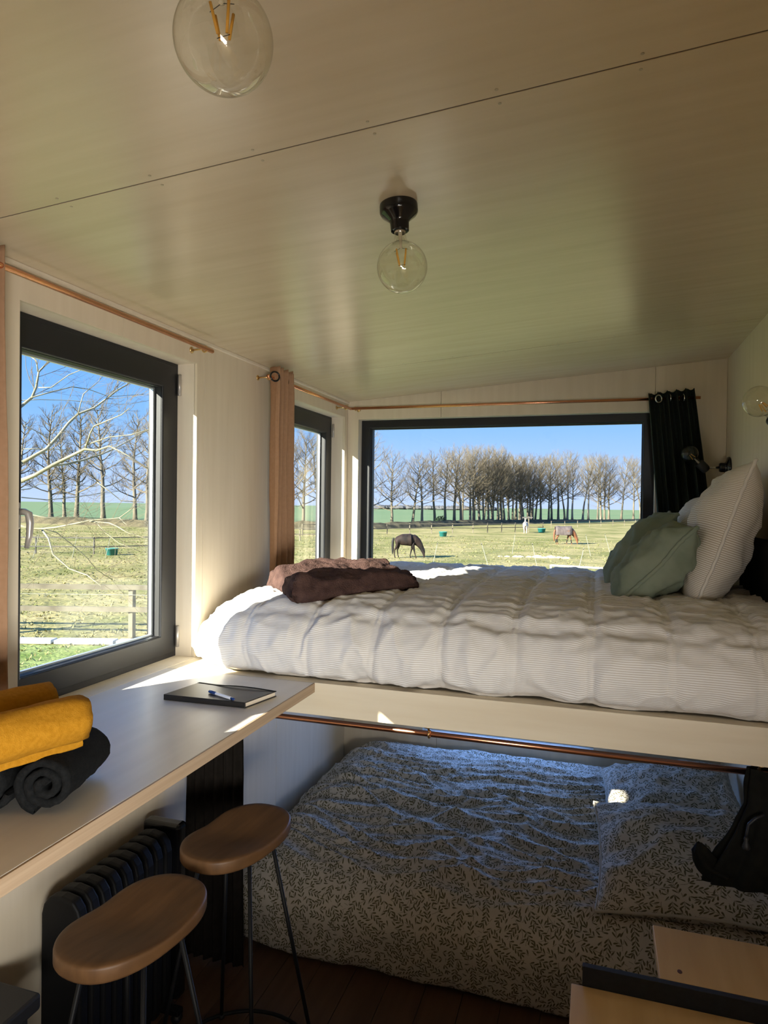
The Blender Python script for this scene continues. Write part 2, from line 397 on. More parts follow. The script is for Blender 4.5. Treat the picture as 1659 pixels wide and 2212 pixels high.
wall_panels(we, 'y', YE + .013, YE, [0, .62, 1.862, RW], 0, 2.66, [W3, W4])
wr = struct(plate('x', RW + .012, RW + .16, YB, YE + .012, -.15, 2.75, [FILL_WIN]).build('wall_right', M['ply_trim'], fix=True))
wall_panels(wr, 'x', RW + .013, RW, [YB, -.15, 1.1, 2.35, YE], 0, 2.66, [FILL_WIN])
BD = (1.10, 1.45, 1.62, 2.08)  # unseen back opening, assumed from a reflection in the big window
wb = struct(plate('y', YB - .16, YB, -.16, RW + .16, -.15, 2.75, [BD]).build('wall_back', M['ply_wall'], fix=True))
MB().box(BD[0], BD[1], YB - .09, YB - .085, BD[2], BD[3]).build('pane', M['glass'] if 'glass' in M else None, wb)

# ceiling: slab with plywood panels hung below it, tight joints between them
cl = MB()
def cbox(mb, x0, x1, y0, y1, d0, d1):
    v = [(x, y, ceil_z(x) + d) for d in (d0, d1) for (x, y) in ((x0, y0), (x1, y0), (x1, y1), (x0, y1))]
    return mb.add(v, [(0, 3, 2, 1), (4, 5, 6, 7), (0, 1, 5, 4), (1, 2, 6, 5), (2, 3, 7, 6), (3, 0, 4, 7)])
ce = struct(cbox(cl, -.30, RW + .30, YB - .2, YE + .30, .012, .16).build('ceiling', M['core']))
for a, b, sk in ((YB, -.72, 0), (-.72, 1.262, 0), (1.262, 3.268, 0), (3.268, YE, 0)):
    cbox(MB(), .0, RW, a + .0026, b - .0026, 0, .0125).build('panel', M['ply_ceiling'], ce)
scr = MB()
for y in (1.24, 1.284, 3.245, 3.29):
    for k in range(9):
        x = .12 + k * .25; scr.lathe([(0, -.0008), (.0035, -.0008), (.0035, .002)], Matrix.Translation((x, y, ceil_z(x))), 8)
for y in (-.72, 1.262, 3.268): cbox(MB(), .001, RW - .001, y - .0024, y + .0024, .0015, .011).build('joint_strip', M['core'], ce)
o = scr.build('screw_head', mat('screw', (.40, .34, .24), .5), ce); o['kind'] = 'stuff'
# slim bead in the corner between ceiling and left wall, and plain skirting
struct(MB().box(0, .012, YB, YE, 2.448, 2.463).build('trim_1', M['ply_trim'], bevel=.003))

# floor: dark boards running along the room
fl = struct(MB().box(-.012, RW + .012, YB, YE + .012, -.15, -.012).build('floor', M['core']))
for k in range(16):
    x = k * RW / 16; MB().box(x + .0008, x + RW / 16 - .0008, YB, YE, -.013, 0).build('floor_board', M['floor'], fl, bevel=.001, seg=1)

# ------------------------------------------------------------------ windows
def ring(mb, y0, y1, z0, z1, wy0, wy1, wz0, wz1, d0, d1, chamfer=0.0, axis='x'):
    """a picture-frame ring; outer rectangle y0..y1,z0..z1, member widths, depth d0 (inside) to d1 (outside); inner edge chamfered on the room side"""
    o = [(y0, z0), (y1, z0), (y1, z1), (y0, z1)]; i = [(y0 + wy0, z0 + wz0), (y1 - wy1, z0 + wz0), (y1 - wy1, z1 - wz1), (y0 + wy0, z1 - wz1)]
    c = chamfer; ic = [(i[0][0] - c, i[0][1] - c), (i[1][0] + c, i[1][1] - c), (i[2][0] + c, i[2][1] + c), (i[3][0] - c, i[3][1] + c)]
    P = (lambda d, a, z: (d, a, z)) if axis == 'x' else (lambda d, a, z: (a, d, z))
    s = 1 if d1 > d0 else -1
    rows = [[P(d0, *p) for p in o], [P(d0, *p) for p in ic], [P(d0 + s * c, *p) for p in i], [P(d1, *p) for p in i], [P(d1, *p) for p in o]]
    vs = [p for r in rows for p in r]; fs = []
    for r in range(5):
        for k in range(4):
            fs.append((r * 4 + k, r * 4 + (k + 1) % 4, ((r + 1) % 5) * 4 + (k + 1) % 4, ((r + 1) % 5) * 4 + k))
    return mb.add(vs, fs)

def side_window(n, W, sash_l, handle=True):
    y0, y1, z0, z1 = W
    w = struct(ring(MB(), y0, y1, z0, z1, .05, .05, .05, .05, -.09, -.158).build('window_%d' % n, M['anthracite'], fix=True, bevel=.002))
    # opening sash
    sy0, sy1, sz0, sz1 = y0 + .022, y1 - .022, z0 + .022, z1 - .016
    sash = ring(MB(), sy0, sy1, sz0, sz1, sash_l, .086, .076, .093, -.084, -.150, .004).build('sash', M['anthracite'], w, fix=True, bevel=.002)
    gy0, gy1, gz0, gz1 = sy0 + sash_l, sy1 - .086, sz0 + .076, sz1 - .093
    ring(MB(), gy0 - .004, gy1 + .004, gz0 - .004, gz1 + .004, .006, .006, .006, .006, -.092, -.112).build('gasket', M['gasket'], sash, fix=True)
    ring(MB(), gy0 + .003, gy1 - .003, gz0 + .003, gz1 - .003, .006, .010, .006, .006, -.120, -.132).build('spacer_bar', M['spacer'], sash, fix=True)
    MB().box(-.117, -.113, gy0 - .004, gy1 + .004, gz0 - .004, gz1 + .004).build('pane', M['glass'], sash)
    MB().box(-.139, -.135, gy0 - .004, gy1 + .004, gz0 - .004, gz1 + .004).build('pane', M['glass'], sash)
    hg = MB()
    for zz in (z0 + .04, z1 - .13):
        h = MB(); h.tube([(-.074, y1 - .012, zz), (-.074, y1 - .012, zz + .085)], .007, 10); h.build('hinge', M['handle_grey'], w, smooth=True)
    if handle:
        hy = sy0 + .042; hz = 1.752
        MB().box(-.084, -.074, hy - .015, hy + .015, hz - .04, hz + .04).build('handle_plate', M['handle_grey'], sash, bevel=.004)
        h = MB(); h.tube([(-.076, hy, hz + .012), (-.045, hy, hz + .012), (-.036, hy + .006, hz + .006), (-.032, hy + .008, hz - .02), (-.034, hy + .007, hz - .06), (-.040, hy + .004, hz - .095)], [.010, .010, .011, .0105, .009, .007], 10)
        h.build('lever_handle', M['handle_grey'], sash, smooth=True)
    return w
side_window(1, W1, .070); side_window(2, W2, .070)
# little fixed light assumed nearer the camera, outside the frame of the photograph: the sun spots on the lower bed come through it
w0 = struct(ring(MB(), *W0, .006, .006, .006, .006, -.10, -.14).build('window_4', M['anthracite'], fix=True)); MB().box(-.122, -.118, W0[0], W0[1], W0[2], W0[3]).build('pane', M['glass'], w0)

def end_window(n, W, fw, fwb):
    x0, x1, z0, z1 = W
    w = struct(ring(MB(), x0, x1, z0, z1, fw, fw, fwb, fw * .85, YE + .065, YE + .15, .006, axis='y').build('window_%d' % n, M['anthracite'], fix=True, bevel=.002))
    gx0, gx1, gz0, gz1 = x0 + fw, x1 - fw, z0 + fwb, z1 - fw * .85
    ring(MB(), gx0 - .002, gx1 + .002, gz0 - .002, gz1 + .002, .008, .008, .008, .008, YE + .085, YE + .11, axis='y').build('gasket', M['gasket'], w, fix=True)
    for d in (.112, .132): MB().box(gx0 - .004, gx1 + .004, YE + d, YE + d + .004, gz0 - .004, gz1 + .004).build('pane', M['glass'], w)
    return w
end_window(3, W3, .062, .07); end_window(5, W4, .055, .06)
# unseen opening, counter and cabinet added on the right to shape the fill light; small glazed light assumed in the back wall
dr = struct(ring(MB(), *FILL_WIN, .04, .04, .04, .04, RW + .08, RW + .14).build('window_6', M['anthracite'], fix=True)); MB().box(RW + .10, RW + .106, FILL_WIN[0] + .04, FILL_WIN[1] - .04, FILL_WIN[2] + .04, FILL_WIN[3] - .04).build('pane', M['glass'], dr)  # frame and pane of the opening added for the fill lamp
kc = thing('kitchen_counter', 'pale wooden kitchen counter along the right wall beside the camera', 'counter', (1.9, .2, 0))  # added out of view, keeps the fill lamp off the lower room
MB().box(1.54, RW - .004, -1.5, .93, .915, .95).build('worktop', M['step_wood'], kc, bevel=.002)
wc = thing('kitchen_wall_cabinet', 'pale wooden wall cabinet above the kitchen window beside the camera', 'cabinet', (2.05, -.8, 1.56))  # added out of view, shades the near ceiling from the fill lamp
MB().box(1.90, RW - .004, -1.56, -.04, 1.56, 2.30).build('cabinet_body', M['fascia'], wc)
for k in range(3): MB().box(1.882, 1.899, -1.557 + k * .506, -1.557 + (k + 1) * .506 - .004, 1.562, 2.298).build('cabinet_door', M['fascia'], wc, bevel=.002)
for k in range(4): MB().box(1.58, RW - .006, -1.49 + k * .605, -1.49 + (k + 1) * .605 - .004, .0, .914).build('cabinet_body', M['fascia'], kc)
for k in range(4): MB().box(1.561, 1.579, -1.487 + k * .605, -1.49 + (k + 1) * .605 - .007, .10, .905).build('cabinet_door', M['fascia'], kc, bevel=.002)

# ------------------------------------------------------------------ desk and raised bed deck
desk = thing('desk', 'long white-topped desk shelf under the windows', 'desk', (.3, .8, DZ))
MB().box(.002, .611, -.6, 2.182, DZ - .033, DZ).build('desktop', M['desk_top'], desk, bevel=.0015)
MB().box(.6112, .6165, -.6, 2.182, DZ - .033, DZ - .0005).build('edge_band', M['desk_edge'], desk, bevel=.0008)
MB().box(-.09, .0018, W1[0] + .002, W1[1] - .002, DZ - .02, DZ + .0004).build('window_board', M['ply_trim'], desk)
for y in (-.55, .35): MB().box(.003, .033, y, y + .03, DZ - .25, DZ - .034).build('bracket', M['black_metal'], desk)
deck = thing('bed_deck', 'pale plywood raised bed platform with a deep front board', 'bed platform', (1.1, 3.1, DZ))
MB().box(.002, RW - .002, 2.216, YE - .002, DZ - .03, DZ - .0005).build('deck_board', M['fascia'], deck, bevel=.001)
MB().box(.002, RW - .002, 2.185, 2.215, 1.050, DZ).build('front_board', M['fascia'], deck, bevel=.0015)
for x in (.55, 1.25, 1.90): MB().box(x, x + .045, 2.216, YE - .002, 1.06, DZ - .031).build('joist', M['fascia'], deck)

# ------------------------------------------------------------------ bedding
def cover(name, label, ctrl, x0, x1, nu, nv, disp, endfn, mtl, cat):
    pts, Ln = spline([(0, y, z) for y, z in ctrl], nv)
    nor = []
    for i in range(nv + 1):
        d = pts[min(i + 1, nv)] - pts[max(i - 1, 0)]; nor.append(Vector((0, -d.z, d.y)).normalized())
    cache = {}
    def fn(u, v):
        j = round(v * nv); X = x0 + (x1 - x0) * u; s = v * Ln
        p = pts[j].copy(); n = nor[j]
        p.x = X; p = endfn(p, X, s, Ln)
        h = disp(X, s, p)
        return p + n * h + Vector((disp(X + 3.3, s * .7 + 5, p) * .25 * min(1, (X - x0) * 12, (x1 - X) * 12), 0, 0))
    mb = MB().grid(fn, nu, nv, lambda u, v: (x0 + (x1 - x0) * u, v * Ln), flip=False)
    o = mb.build(name, mtl, smooth=True)
    return tag(o, label, cat)

def top_disp(X, s, p):
    wx = X + .012 * nz(X * 4, s * 4, 3); ws = s + .014 * nz(X * 4, s * 4, 9)
    a = abs(math.sin(math.pi * (wx - .10) / .24)); b = abs(math.sin(math.pi * (ws - .02) / .262))
    h = .016 * (min(1, a * 2.2) ** .7) * (min(1, b * 2.2) ** .7) - .010
    sx = math.exp(-((a / .10) ** 2)); sb = math.exp(-((b / .10) ** 2))
    h += .0052 * math.exp(-((a / .060) ** 2)) + .0035 * math.exp(-((b / .060) ** 2)) - .002 * (math.exp(-((a - .16) / .07) ** 2) + .6 * math.exp(-((b - .16) / .07) ** 2))
    top = sstep(.28, .5, s)
    h += top * (.008 * ridge(X * 1.6 + .3 * nz(X * 3, s * 3), s * 8 + 1.2 * nz(X * 2.2, s * 1.5, 2)) + .009 * crease(X * 2.4 + .4 * nz(X * 5, s * 5, 3), s * 14 + 2.2 * nz(X * 2.6, s * 2, 7)) + .006 * crease(X * 5 + s * 3, s * 20 - X * 3 + nz(X * 4, s * 3), 5) - .004)
    h += (1 - top) * (.008 * ridge(X * 4.0 + 1.5 * s, s * 2.6, 4) + .009 * crease(X * 4.2 + s * 5 + .5 * nz(X * 4, s * 6), s * 4.5 - X * 3.5, 12) + .007 * crease(X * 5 - s * 6, s * 5 + X * 4 + .6 * nz(X * 6, s * 5), 17) + .003 * fbm(X * 12, s * 9, 6) - .006)
    h += .005 * fbm(X * 9, s * 14, 1, 3) * (sx + sb) * .8 + .004 * fbm(X * 22, s * 20, 5, 2) + .004 * ridge(X * 9 + s * 6, s * 7 - X * 4, 12) * (1 - top)
    edge = sstep(0, .06, s); hem = 1 - sstep(0, .03, s)
    return h * (.35 + .65 * edge) + hem * .006 * nz(X * 7, 0, 2)
def top_end(p, X, s, Ln):
    t = min(1, max(0, X / .34)); w = math.sqrt(max(0, 1 - (1 - t) ** 2))
    p.z = 1.172 + (p.z - 1.172) * (.20 + .80 * w)
    p.y += .30 * (1 - w) * (1 - sstep(0, 1.0, s)) + .02 * nz(X * 4, 0, 1) * (1 - sstep(.1, .4, s))
    p.x = max(p.x, .012)
    return p
cover('striped_duvet', 'white duvet with fine beige stripes and stitched squares on the raised bed',
      [(2.235, 1.172), (2.195, 1.195), (2.170, 1.255), (2.185, 1.325), (2.250, 1.392), (2.37, 1.430), (2.55, 1.444), (2.9, 1.450), (3.4, 1.446), (3.85, 1.440), (4.01, 1.415), (4.055, 1.33), (4.055, 1.20)],
      .006, RW - .008, 480, 260, top_disp, top_end, M['striped'], 'duvet')
mt = MB().box(.30, RW - .06, 2.34, YE - .08, DZ, 1.375).build('mattress', mat('mattress', (.7, .69, .66), .9), bevel=.05, seg=4)
tag(mt, 'thick mattress inside the striped bedding of the raised bed', 'mattress')

def low_disp(X, s, p):
    top = sstep(.30, .48, s); back = sstep(1.6, 2.1, s)
    h = top * (.022 * ridge(X * 1.1 + .5 * nz(X * 2, s * 2, 5), s * 6.5 + 1.1 * nz(X * 1.6, s * 1.4, 2) + .8 * X) + .022 * crease(X * 1.5 + .4 * nz(X * 4, s * 4), s * 8.5 + 1.8 * nz(X * 2.0, s * 1.6, 7), 3) + .011 * crease(X * 3.4 + s * 2, s * 15 + 1.5 * nz(X * 3, s * 2, 9), 6)) * (1 - .35 * back)
    h += (1 - top) * (.010 * fbm(X * 3.0, s * 2.0, 4) + .004 * fbm(X * 9, s * 6, 1))
    k = math.exp(-((s - .46) / .12) ** 2) * sstep(.6, 1.0, X) * (1 - sstep(1.55, 1.8, X)); h += k * .018 * ridge(X * 4 + s * 5, s * 9 - X * 5, 8)
    return h + .0025 * fbm(X * 20, s * 20, 2, 2)
def low_end(p, X, s, Ln):
    t = min(1, max(0, (X - .05) / .30)); w = math.sqrt(max(0, 1 - (1 - t) ** 2))
    p.z = .006 + (p.z - .006) * (.25 + .75 * w); p.y += .16 * (1 - w) * (1 - sstep(0, .8, s))
    p.x = X + (1 - w) * .03
    return p
cover('leaf_print_duvet', 'crumpled duvet printed with olive leaf sprigs on the low bed below', 
      [(2.44, .004), (2.405, .03), (2.385, .12), (2.375, .20), (2.40, .268), (2.47, .318), (2.62, .335), (3.0, .345), (3.5, .340), (3.9, .315), (4.03, .27), (4.06, .18), (4.06, .04)],
      .06, RW - .008, 260, 240, low_disp, low_end, M['leafy'], 'duvet')
lm = MB().box(.30, RW - .05, 2.52, YE - .14, 0, .25).build('mattress', mat('low_mattress', (.7, .69, .66), .9), bevel=.05, seg=4)
tag(lm, 'low mattress on the floor inside the leaf print bedding', 'mattress')

def pillow(name, label, cat, size, thick, mtx, mtl, seed, n=44, wr=.006, ear=.07, piping=None, uvs=1.0, uvrot=False, group=None, droop=None, parts=True):
    """a plump square cushion in its own frame: x,y in the plane, z through it; both faces share one seam"""
    sx_, sy_ = size; mb = MB(); rg = random.Random(seed); sd_ = rg.uniform(0, 50)
    def outline(u, v):
        x = u * sx_ / 2 * (1 - ear * (1 - v * v)); y = v * sy_ / 2 * (1 - ear * (1 - u * u)); return x, y
    def fn(side):
        def f(a, b):
            u, v = -1 + 2 * a, -1 + 2 * b
            u = math.copysign(1 - (1 - abs(u)) ** 1.35, u); v = math.copysign(1 - (1 - abs(v)) ** 1.35, v)
            x, y = outline(u, v)
            e = max(0, 1 - abs(u) ** 2.6) ** .62 * max(0, 1 - abs(v) ** 2.6) ** .62
            r = math.hypot(u, v); ang = math.atan2(v, u)
            w = wr * fbm(u * 2.2 + sd_, v * 2.2, side * 3.0, 4) * 1.6
            c = (abs(u) * abs(v)) ** 1.2
            w += wr * 1.2 * c * ridge(ang * 7 + sd_, r * 1.2, side) + wr * 1.1 * crease(u * 1.7 + v * .6 + sd_, v * 1.5 - u * .9, side * 2.0) + wr * .8 * crease(u * 2.6 - v * 1.4 + sd_ * 2, v * 2.2 + u, side * 4.0)
            w += wr * .9 * sstep(.6, .97, max(abs(u), abs(v))) * ridge(ang * 9 + sd_ * 2, 1.0, side * 5.0)
            z = side * (thick / 2 * e) + (side * w * min(1, e * 2.2))
            zs = .012 * nz(u * 1.6 + sd_, v * 1.6, 7.0) * (1 - e)
            p = Vector((x, y, z + zs))
            if droop: p = droop(p, u, v)
            return mtx @ p
        return f
    uvf = (lambda a, b: ((-1 + 2 * b) * sy_ / 2 * uvs, (-1 + 2 * a) * sx_ / 2 * uvs)) if uvrot else (lambda a, b: ((-1 + 2 * a) * sx_ / 2 * uvs, (-1 + 2 * b) * sy_ / 2 * uvs))
    f1, f2 = fn(1), fn(-1)
    mb.grid(f1, n, n, uvf, flip=False); mb.grid(f2, n, n, uvf, flip=True)
    o = mb.build(name, mtl, smooth=True); tag(o, label, cat, group)
    if piping:
        edge = []
        K = 36
        for k in range(K): edge.append(f1(k / K, 0))
        for k in range(K): edge.append(f1(1, k / K))
        for k in range(K): edge.append(f1(1 - k / K, 1))
        for k in range(K): edge.append(f1(0, 1 - k / K))
        t = MB().tube([Vector(p) + Vector((.0015 * math.sin(i * 2.3), .0015 * math.cos(i * 1.7), .001 * math.sin(i * 3.1))) for i, p in enumerate(edge)], .0085 if piping is M['sage'] else .0065, 6, closed=True)
        q = t.build('seam', piping, None, smooth=True); q.parent = o
    return o

def lean(base, tilt, yaw=0.0, roll=0.0):
    """frame for a cushion standing on its edge: local x runs up the slope, local y along the room, z is the face normal"""
    R = Matrix.Rotation(yaw, 4, 'Z') @ Matrix.Rotation(-tilt, 4, 'Y') @ Matrix.Rotation(roll, 4, 'Z')
    return Matrix.Translation(base) @ R

# big striped pillows at the right wall, sage cushions leaning on them
pillow('striped_pillow', 'large cream striped pillow standing on its edge nearest the camera', 'pillow', (.60, .60), .23, lean((2.030, 3.02, 1.680), math.radians(72), math.radians(-5), math.radians(3)), M['striped_pillow'], 3, wr=.009, piping=M['striped_pillow'], uvrot=True)
pillow('striped_pillow', 'white striped pillow half hidden behind the large one beside the dark curtain', 'pillow', (.50, .60), .20, lean((2.00, 3.62, 1.635), math.radians(66), math.radians(2)), M['striped_pillow'], 8, wr=.007, uvrot=True)
pillow('sage_cushion', 'sage green velvet cushion in front, leaning on the large striped pillow', 'cushion', (.43, .42), .21, lean((1.79, 2.92, 1.562), math.radians(48), math.radians(-9), math.radians(3)), M['sage'], 5, wr=.011, piping=M['sage'])
pillow('sage_cushion', 'sage green velvet cushion behind the other green one, nearer the big window', 'cushion', (.45, .42), .17, lean((1.752, 3.38, 1.602), math.radians(50), math.radians(-2)), M['sage'], 6, wr=.008, piping=M['sage'])
# leaf print pillows on the low bed
pillow('leaf_print_pillow', 'leaf print pillow at the back of the low bed', 'pillow', (.60, .58), .17, Matrix.Translation((1.90, 3.42, .44)) @ Matrix.Rotation(math.radians(-9), 4, 'Y') @ Matrix.Rotation(math.radians(5), 4, 'X'), M['leafy'], 11, wr=.008, piping=M['leaf_ground'])
pillow('leaf_print_pillow', 'leaf print pillow at the front of the low bed, overlapping the one behind', 'pillow', (.66, .62), .19, Matrix.Translation((1.90, 2.78, .455)) @ Matrix.Rotation(math.radians(-4), 4, 'Y') @ Matrix.Rotation(math.radians(12), 4, 'X'), M['leafy'], 12, wr=.008, piping=M['leaf_ground'])
# dark headboard pad on the right wall
hb = MB().box(RW - .075, RW - .004, 2.42, 3.30, 1.30, 1.68).build('headboard', M['black_cloth'], bevel=.03, seg=4); tag(hb, 'black padded headboard on the wall behind the pillows', 'headboard')

# folded brown fleece at the left end of the raised bed
def blanket():
    B = {'FL': Vector((.500, 2.285, 0)), 'FR': Vector((.83, 2.665, 0)), 'BR': Vector((.60, 3.03, 0)), 'BL': Vector((.215, 2.66, 0))}
    def top(u, v):
        p = B['FL'].lerp(B['FR'], u).lerp(B['BL'].lerp(B['BR'], u), v); return p
    def base_z(p): return 1.425 + .018 * sstep(2.3, 2.6, p.y) - .05 * (1 - sstep(.15, .42, p.x))
    n, m_ = 130, 120; mb = MB()
    cx = (B['FL'] + B['FR'] + B['BR'] + B['BL']) / 4
    def surf(u, v):
        # wrap: 0..1 across the top with the sides folded down
        uu = -0.16 + 1.32 * u; vv = -0.18 + 1.36 * v
        cu, cv = min(1, max(0, uu)), min(1, max(0, vv)); ou, ov = uu - cu, vv - cv
        p = top(cu, cv); d = math.hypot(ou, ov)
        out = (top(cu + .01 * (1 if ou > 0 else -1 if ou < 0 else 0), cv + .01 * (1 if ov > 0 else -1 if ov < 0 else 0)) - p) if d else Vector()
        out = out.normalized() if out.length > 1e-6 else out
        lump = fbm(p.x * 6, p.y * 6, 4)
        H = .086 + .022 * nz(p.x * 5, p.y * 5, 1) + .020 * lump - .016 * sstep(.35, 1, u) + .016 * sstep(.45, .7, v) * (1 - sstep(.8, 1.0, u))
        k = min(1, d / .17); a = k * math.pi
        z = base_z(p) + H * (.5 + .5 * math.cos(a)); q = p + out * ((.034 + .012 * lump) * math.sin(a) + .005 * math.sin(a * 4))
        fl = .016 * (ridge(u * 2.6 + .8 * nz(u * 3, v * 3), v * 3.4 + u * 2.4, 2) - .3) * (1 - k)
        t = .0022 * noise.noise((p.x * 55, p.y * 55, z * 55)) + .0022 * noise.noise((p.x * 150, p.y * 150, z * 150))
        return (q.x + t, q.y + t * .7, z + fl + t)
    mb.grid(surf, n, m_)
    o = mb.build('blanket', M['brown_fleece'], smooth=True)
    return tag(o, 'folded brown fleece blanket at the foot of the raised bed', 'blanket')
blanket()

# ------------------------------------------------------------------ curtains and rods
def rod(name, label, a, b, r=.0085, brackets=(), m=None):
    t = thing(name, label, 'curtain rod', a); MB().tube([a, b], r, 14).build('rod', m or M['copper'], t, smooth=True)
    for foot, up in brackets:
        foot, up = Vector(foot), Vector(up); k = MB(); k.tube([foot, up], .0035, 8); 
        d = (up - foot).normalized(); q = d.to_track_quat('Z', 'Y').to_matrix().to_4x4()
        k.lathe([(0, 0), (.013, 0), (.013, .003), (.006, .006), (0, .006)], Matrix.Translation(foot) @ q, 14)
        ax = (Vector(b) - Vector(a)).normalized(); c = up; x = ax.orthogonal().normalized(); y = ax.cross(x)
        k.tube([c + (x * math.cos(i * math.pi / 6) + y * math.sin(i * math.pi / 6)) * (r + .003) for i in range(12)], .0035, 6, closed=True)
        k.build('bracket', M['brass'], t, smooth=True)
    return t
rod('curtain_rod', 'copper curtain rod above the nearest side window', (.07, -.2, 2.410), (.07, 2.372, 2.407), brackets=[((0, 2.330, 2.407), (.062, 2.330, 2.407)), ((0, .0, 2.41), (.062, .0, 2.41))])
rod('curtain_rod', 'short copper curtain rod above the second side window by the corner', (.07, 2.85, 2.397), (.07, 3.965, 2.397), brackets=[((0, 3.90, 2.397), (.062, 3.90, 2.397)), ((0, 2.88, 2.397), (.062, 2.88, 2.397))])
rod('curtain_rod', 'long copper curtain rod above the big picture window', (.045, 4.03, 2.408), (2.088, 4.03, 2.406), brackets=[((.075, 4.10, 2.408), (.075, 4.038, 2.408)), ((1.98, 4.10, 2.406), (1.98, 4.038, 2.406))])
rod('curtain_rod', 'copper curtain rod beneath the raised bed front board', (.03, 2.252, 1.008), (2.06, 2.252, 1.008), .010, brackets=[((1.02, 2.216, 1.05), (1.02, 2.24, 1.012)), ((2.03, 2.216, 1.05), (2.03, 2.24, 1.012)), ((.06, 2.216, 1.05), (.06, 2.24, 1.012))])

def curtain(name, label, topa, topb, bota, botb, npl, amp, mtl, ringz=None, rings=(), nu=140, nv=50, nrm=None, seed=1, heading=.012, sag=0.0, ringm=None, rr=.020):
    ta, tb, ba, bb = map(Vector, (topa, topb, bota, botb)); d0 = (tb - ta); n0 = Vector(nrm)
    t = thing(name, label, 'curtain', tuple((ba + bb) / 2))
    rgx = [random.Random(seed + k).uniform(.75, 1.25) for k in range(npl + 2)]
    def fn(u, v):
        a = ta.lerp(tb, u); b = ba.lerp(bb, u); s = v; p = a.lerp(b, s)
        bowed = (ba.lerp(bb, u) - ta.lerp(tb, u)) * (s ** 1.35 - s) * Vector((1, 1, 0)).length * 0
        ph = u * npl * 2 * math.pi + .5 * nz(u * 3, s * 1.5, seed) * s
        A = amp * (1 - .25 * s) * rgx[int(u * npl)] 
        off = A * (math.sin(ph) * .85 + .25 * math.sin(2 * ph + 1)) + .006 * fbm(u * 6, s * 3, seed)
        lat = .30 * A * math.cos(ph)
        q = p + n0 * off + d0.normalized() * lat
        if s == 0: q.z += .004 * math.sin(ph * 2)
        return q
    c = MB().grid(fn, nu, nv).build('cloth', mtl, t, smooth=True)
    sm = c.modifiers.new('thick', 'SOLIDIFY'); sm.thickness = .0022; sm.offset = 0
    for (pos, ax) in rings:
        ax = Vector(ax).normalized(); x = ax.orthogonal().normalized(); y = ax.cross(x); c0 = Vector(pos)
        MB().tube([c0 + (x * math.cos(k * math.pi / 12) + y * math.sin(k * math.pi / 12)) * rr for k in range(24)], [.0042] * 24, 8, closed=True).build('eyelet', ringm or M['steel'], t, smooth=True)
    return t
curtain('curtain', 'tan brown curtain gathered between the two side windows', (.085, 2.885, 2.448), (.085, 3.075, 2.450), (.095, 2.85, 1.415), (.100, 3.085, 1.445), 4, .030, M['brown_curtain'], nrm=(1, 0, 0), seed=2, rings=[((.098, 2.868, 2.397), (.75, -.65, 0)), ((.075, 2.93, 2.397), (.3, 1, 0)), ((.075, 3.02, 2.397), (.3, 1, 0))], ringm=M['black_gloss'], rr=.022)
curtain('curtain', 'tan brown curtain edge at the near side of the first window', (.075, 1.08, 2.468), (.075, 1.362, 2.462), (.085, 1.08, 1.19), (.085, 1.378, 1.19), 5, .022, M['brown_curtain'], nrm=(1, 0, 0), seed=4, rings=[((.075, 1.16, 2.41), (.2, 1, 0)), ((.075, 1.30, 2.41), (.2, 1, 0))])
curtain('curtain', 'dark green curtain at the right of the big picture window', (1.812, 4.02, 2.432), (2.045, 4.02, 2.456), (1.895, 4.0, 1.47), (2.175, 3.98, 1.47), 5, .030, M['green_curtain'], nrm=(0, -1, 0), seed=7, rings=[((1.872, 3.988, 2.400), (.55, -.8, 0)), ((1.93, 4.03, 2.406), (1, .3, 0)), ((2.0, 4.03, 2.406), (1, .3, 0))])
curtain('curtain', 'black-brown curtain hanging under the desk end from the low rod', (.045, 2.262, 1.030), (.285, 2.262, 1.030), (.030, 2.27, .02), (.290, 2.27, .02), 6, .016, M['dark_curtain'], nrm=(0, -1, 0), seed=9, rings=[((.09, 2.252, 1.008), (1, .3, 0)), ((.22, 2.252, 1.008), (1, .3, 0))])

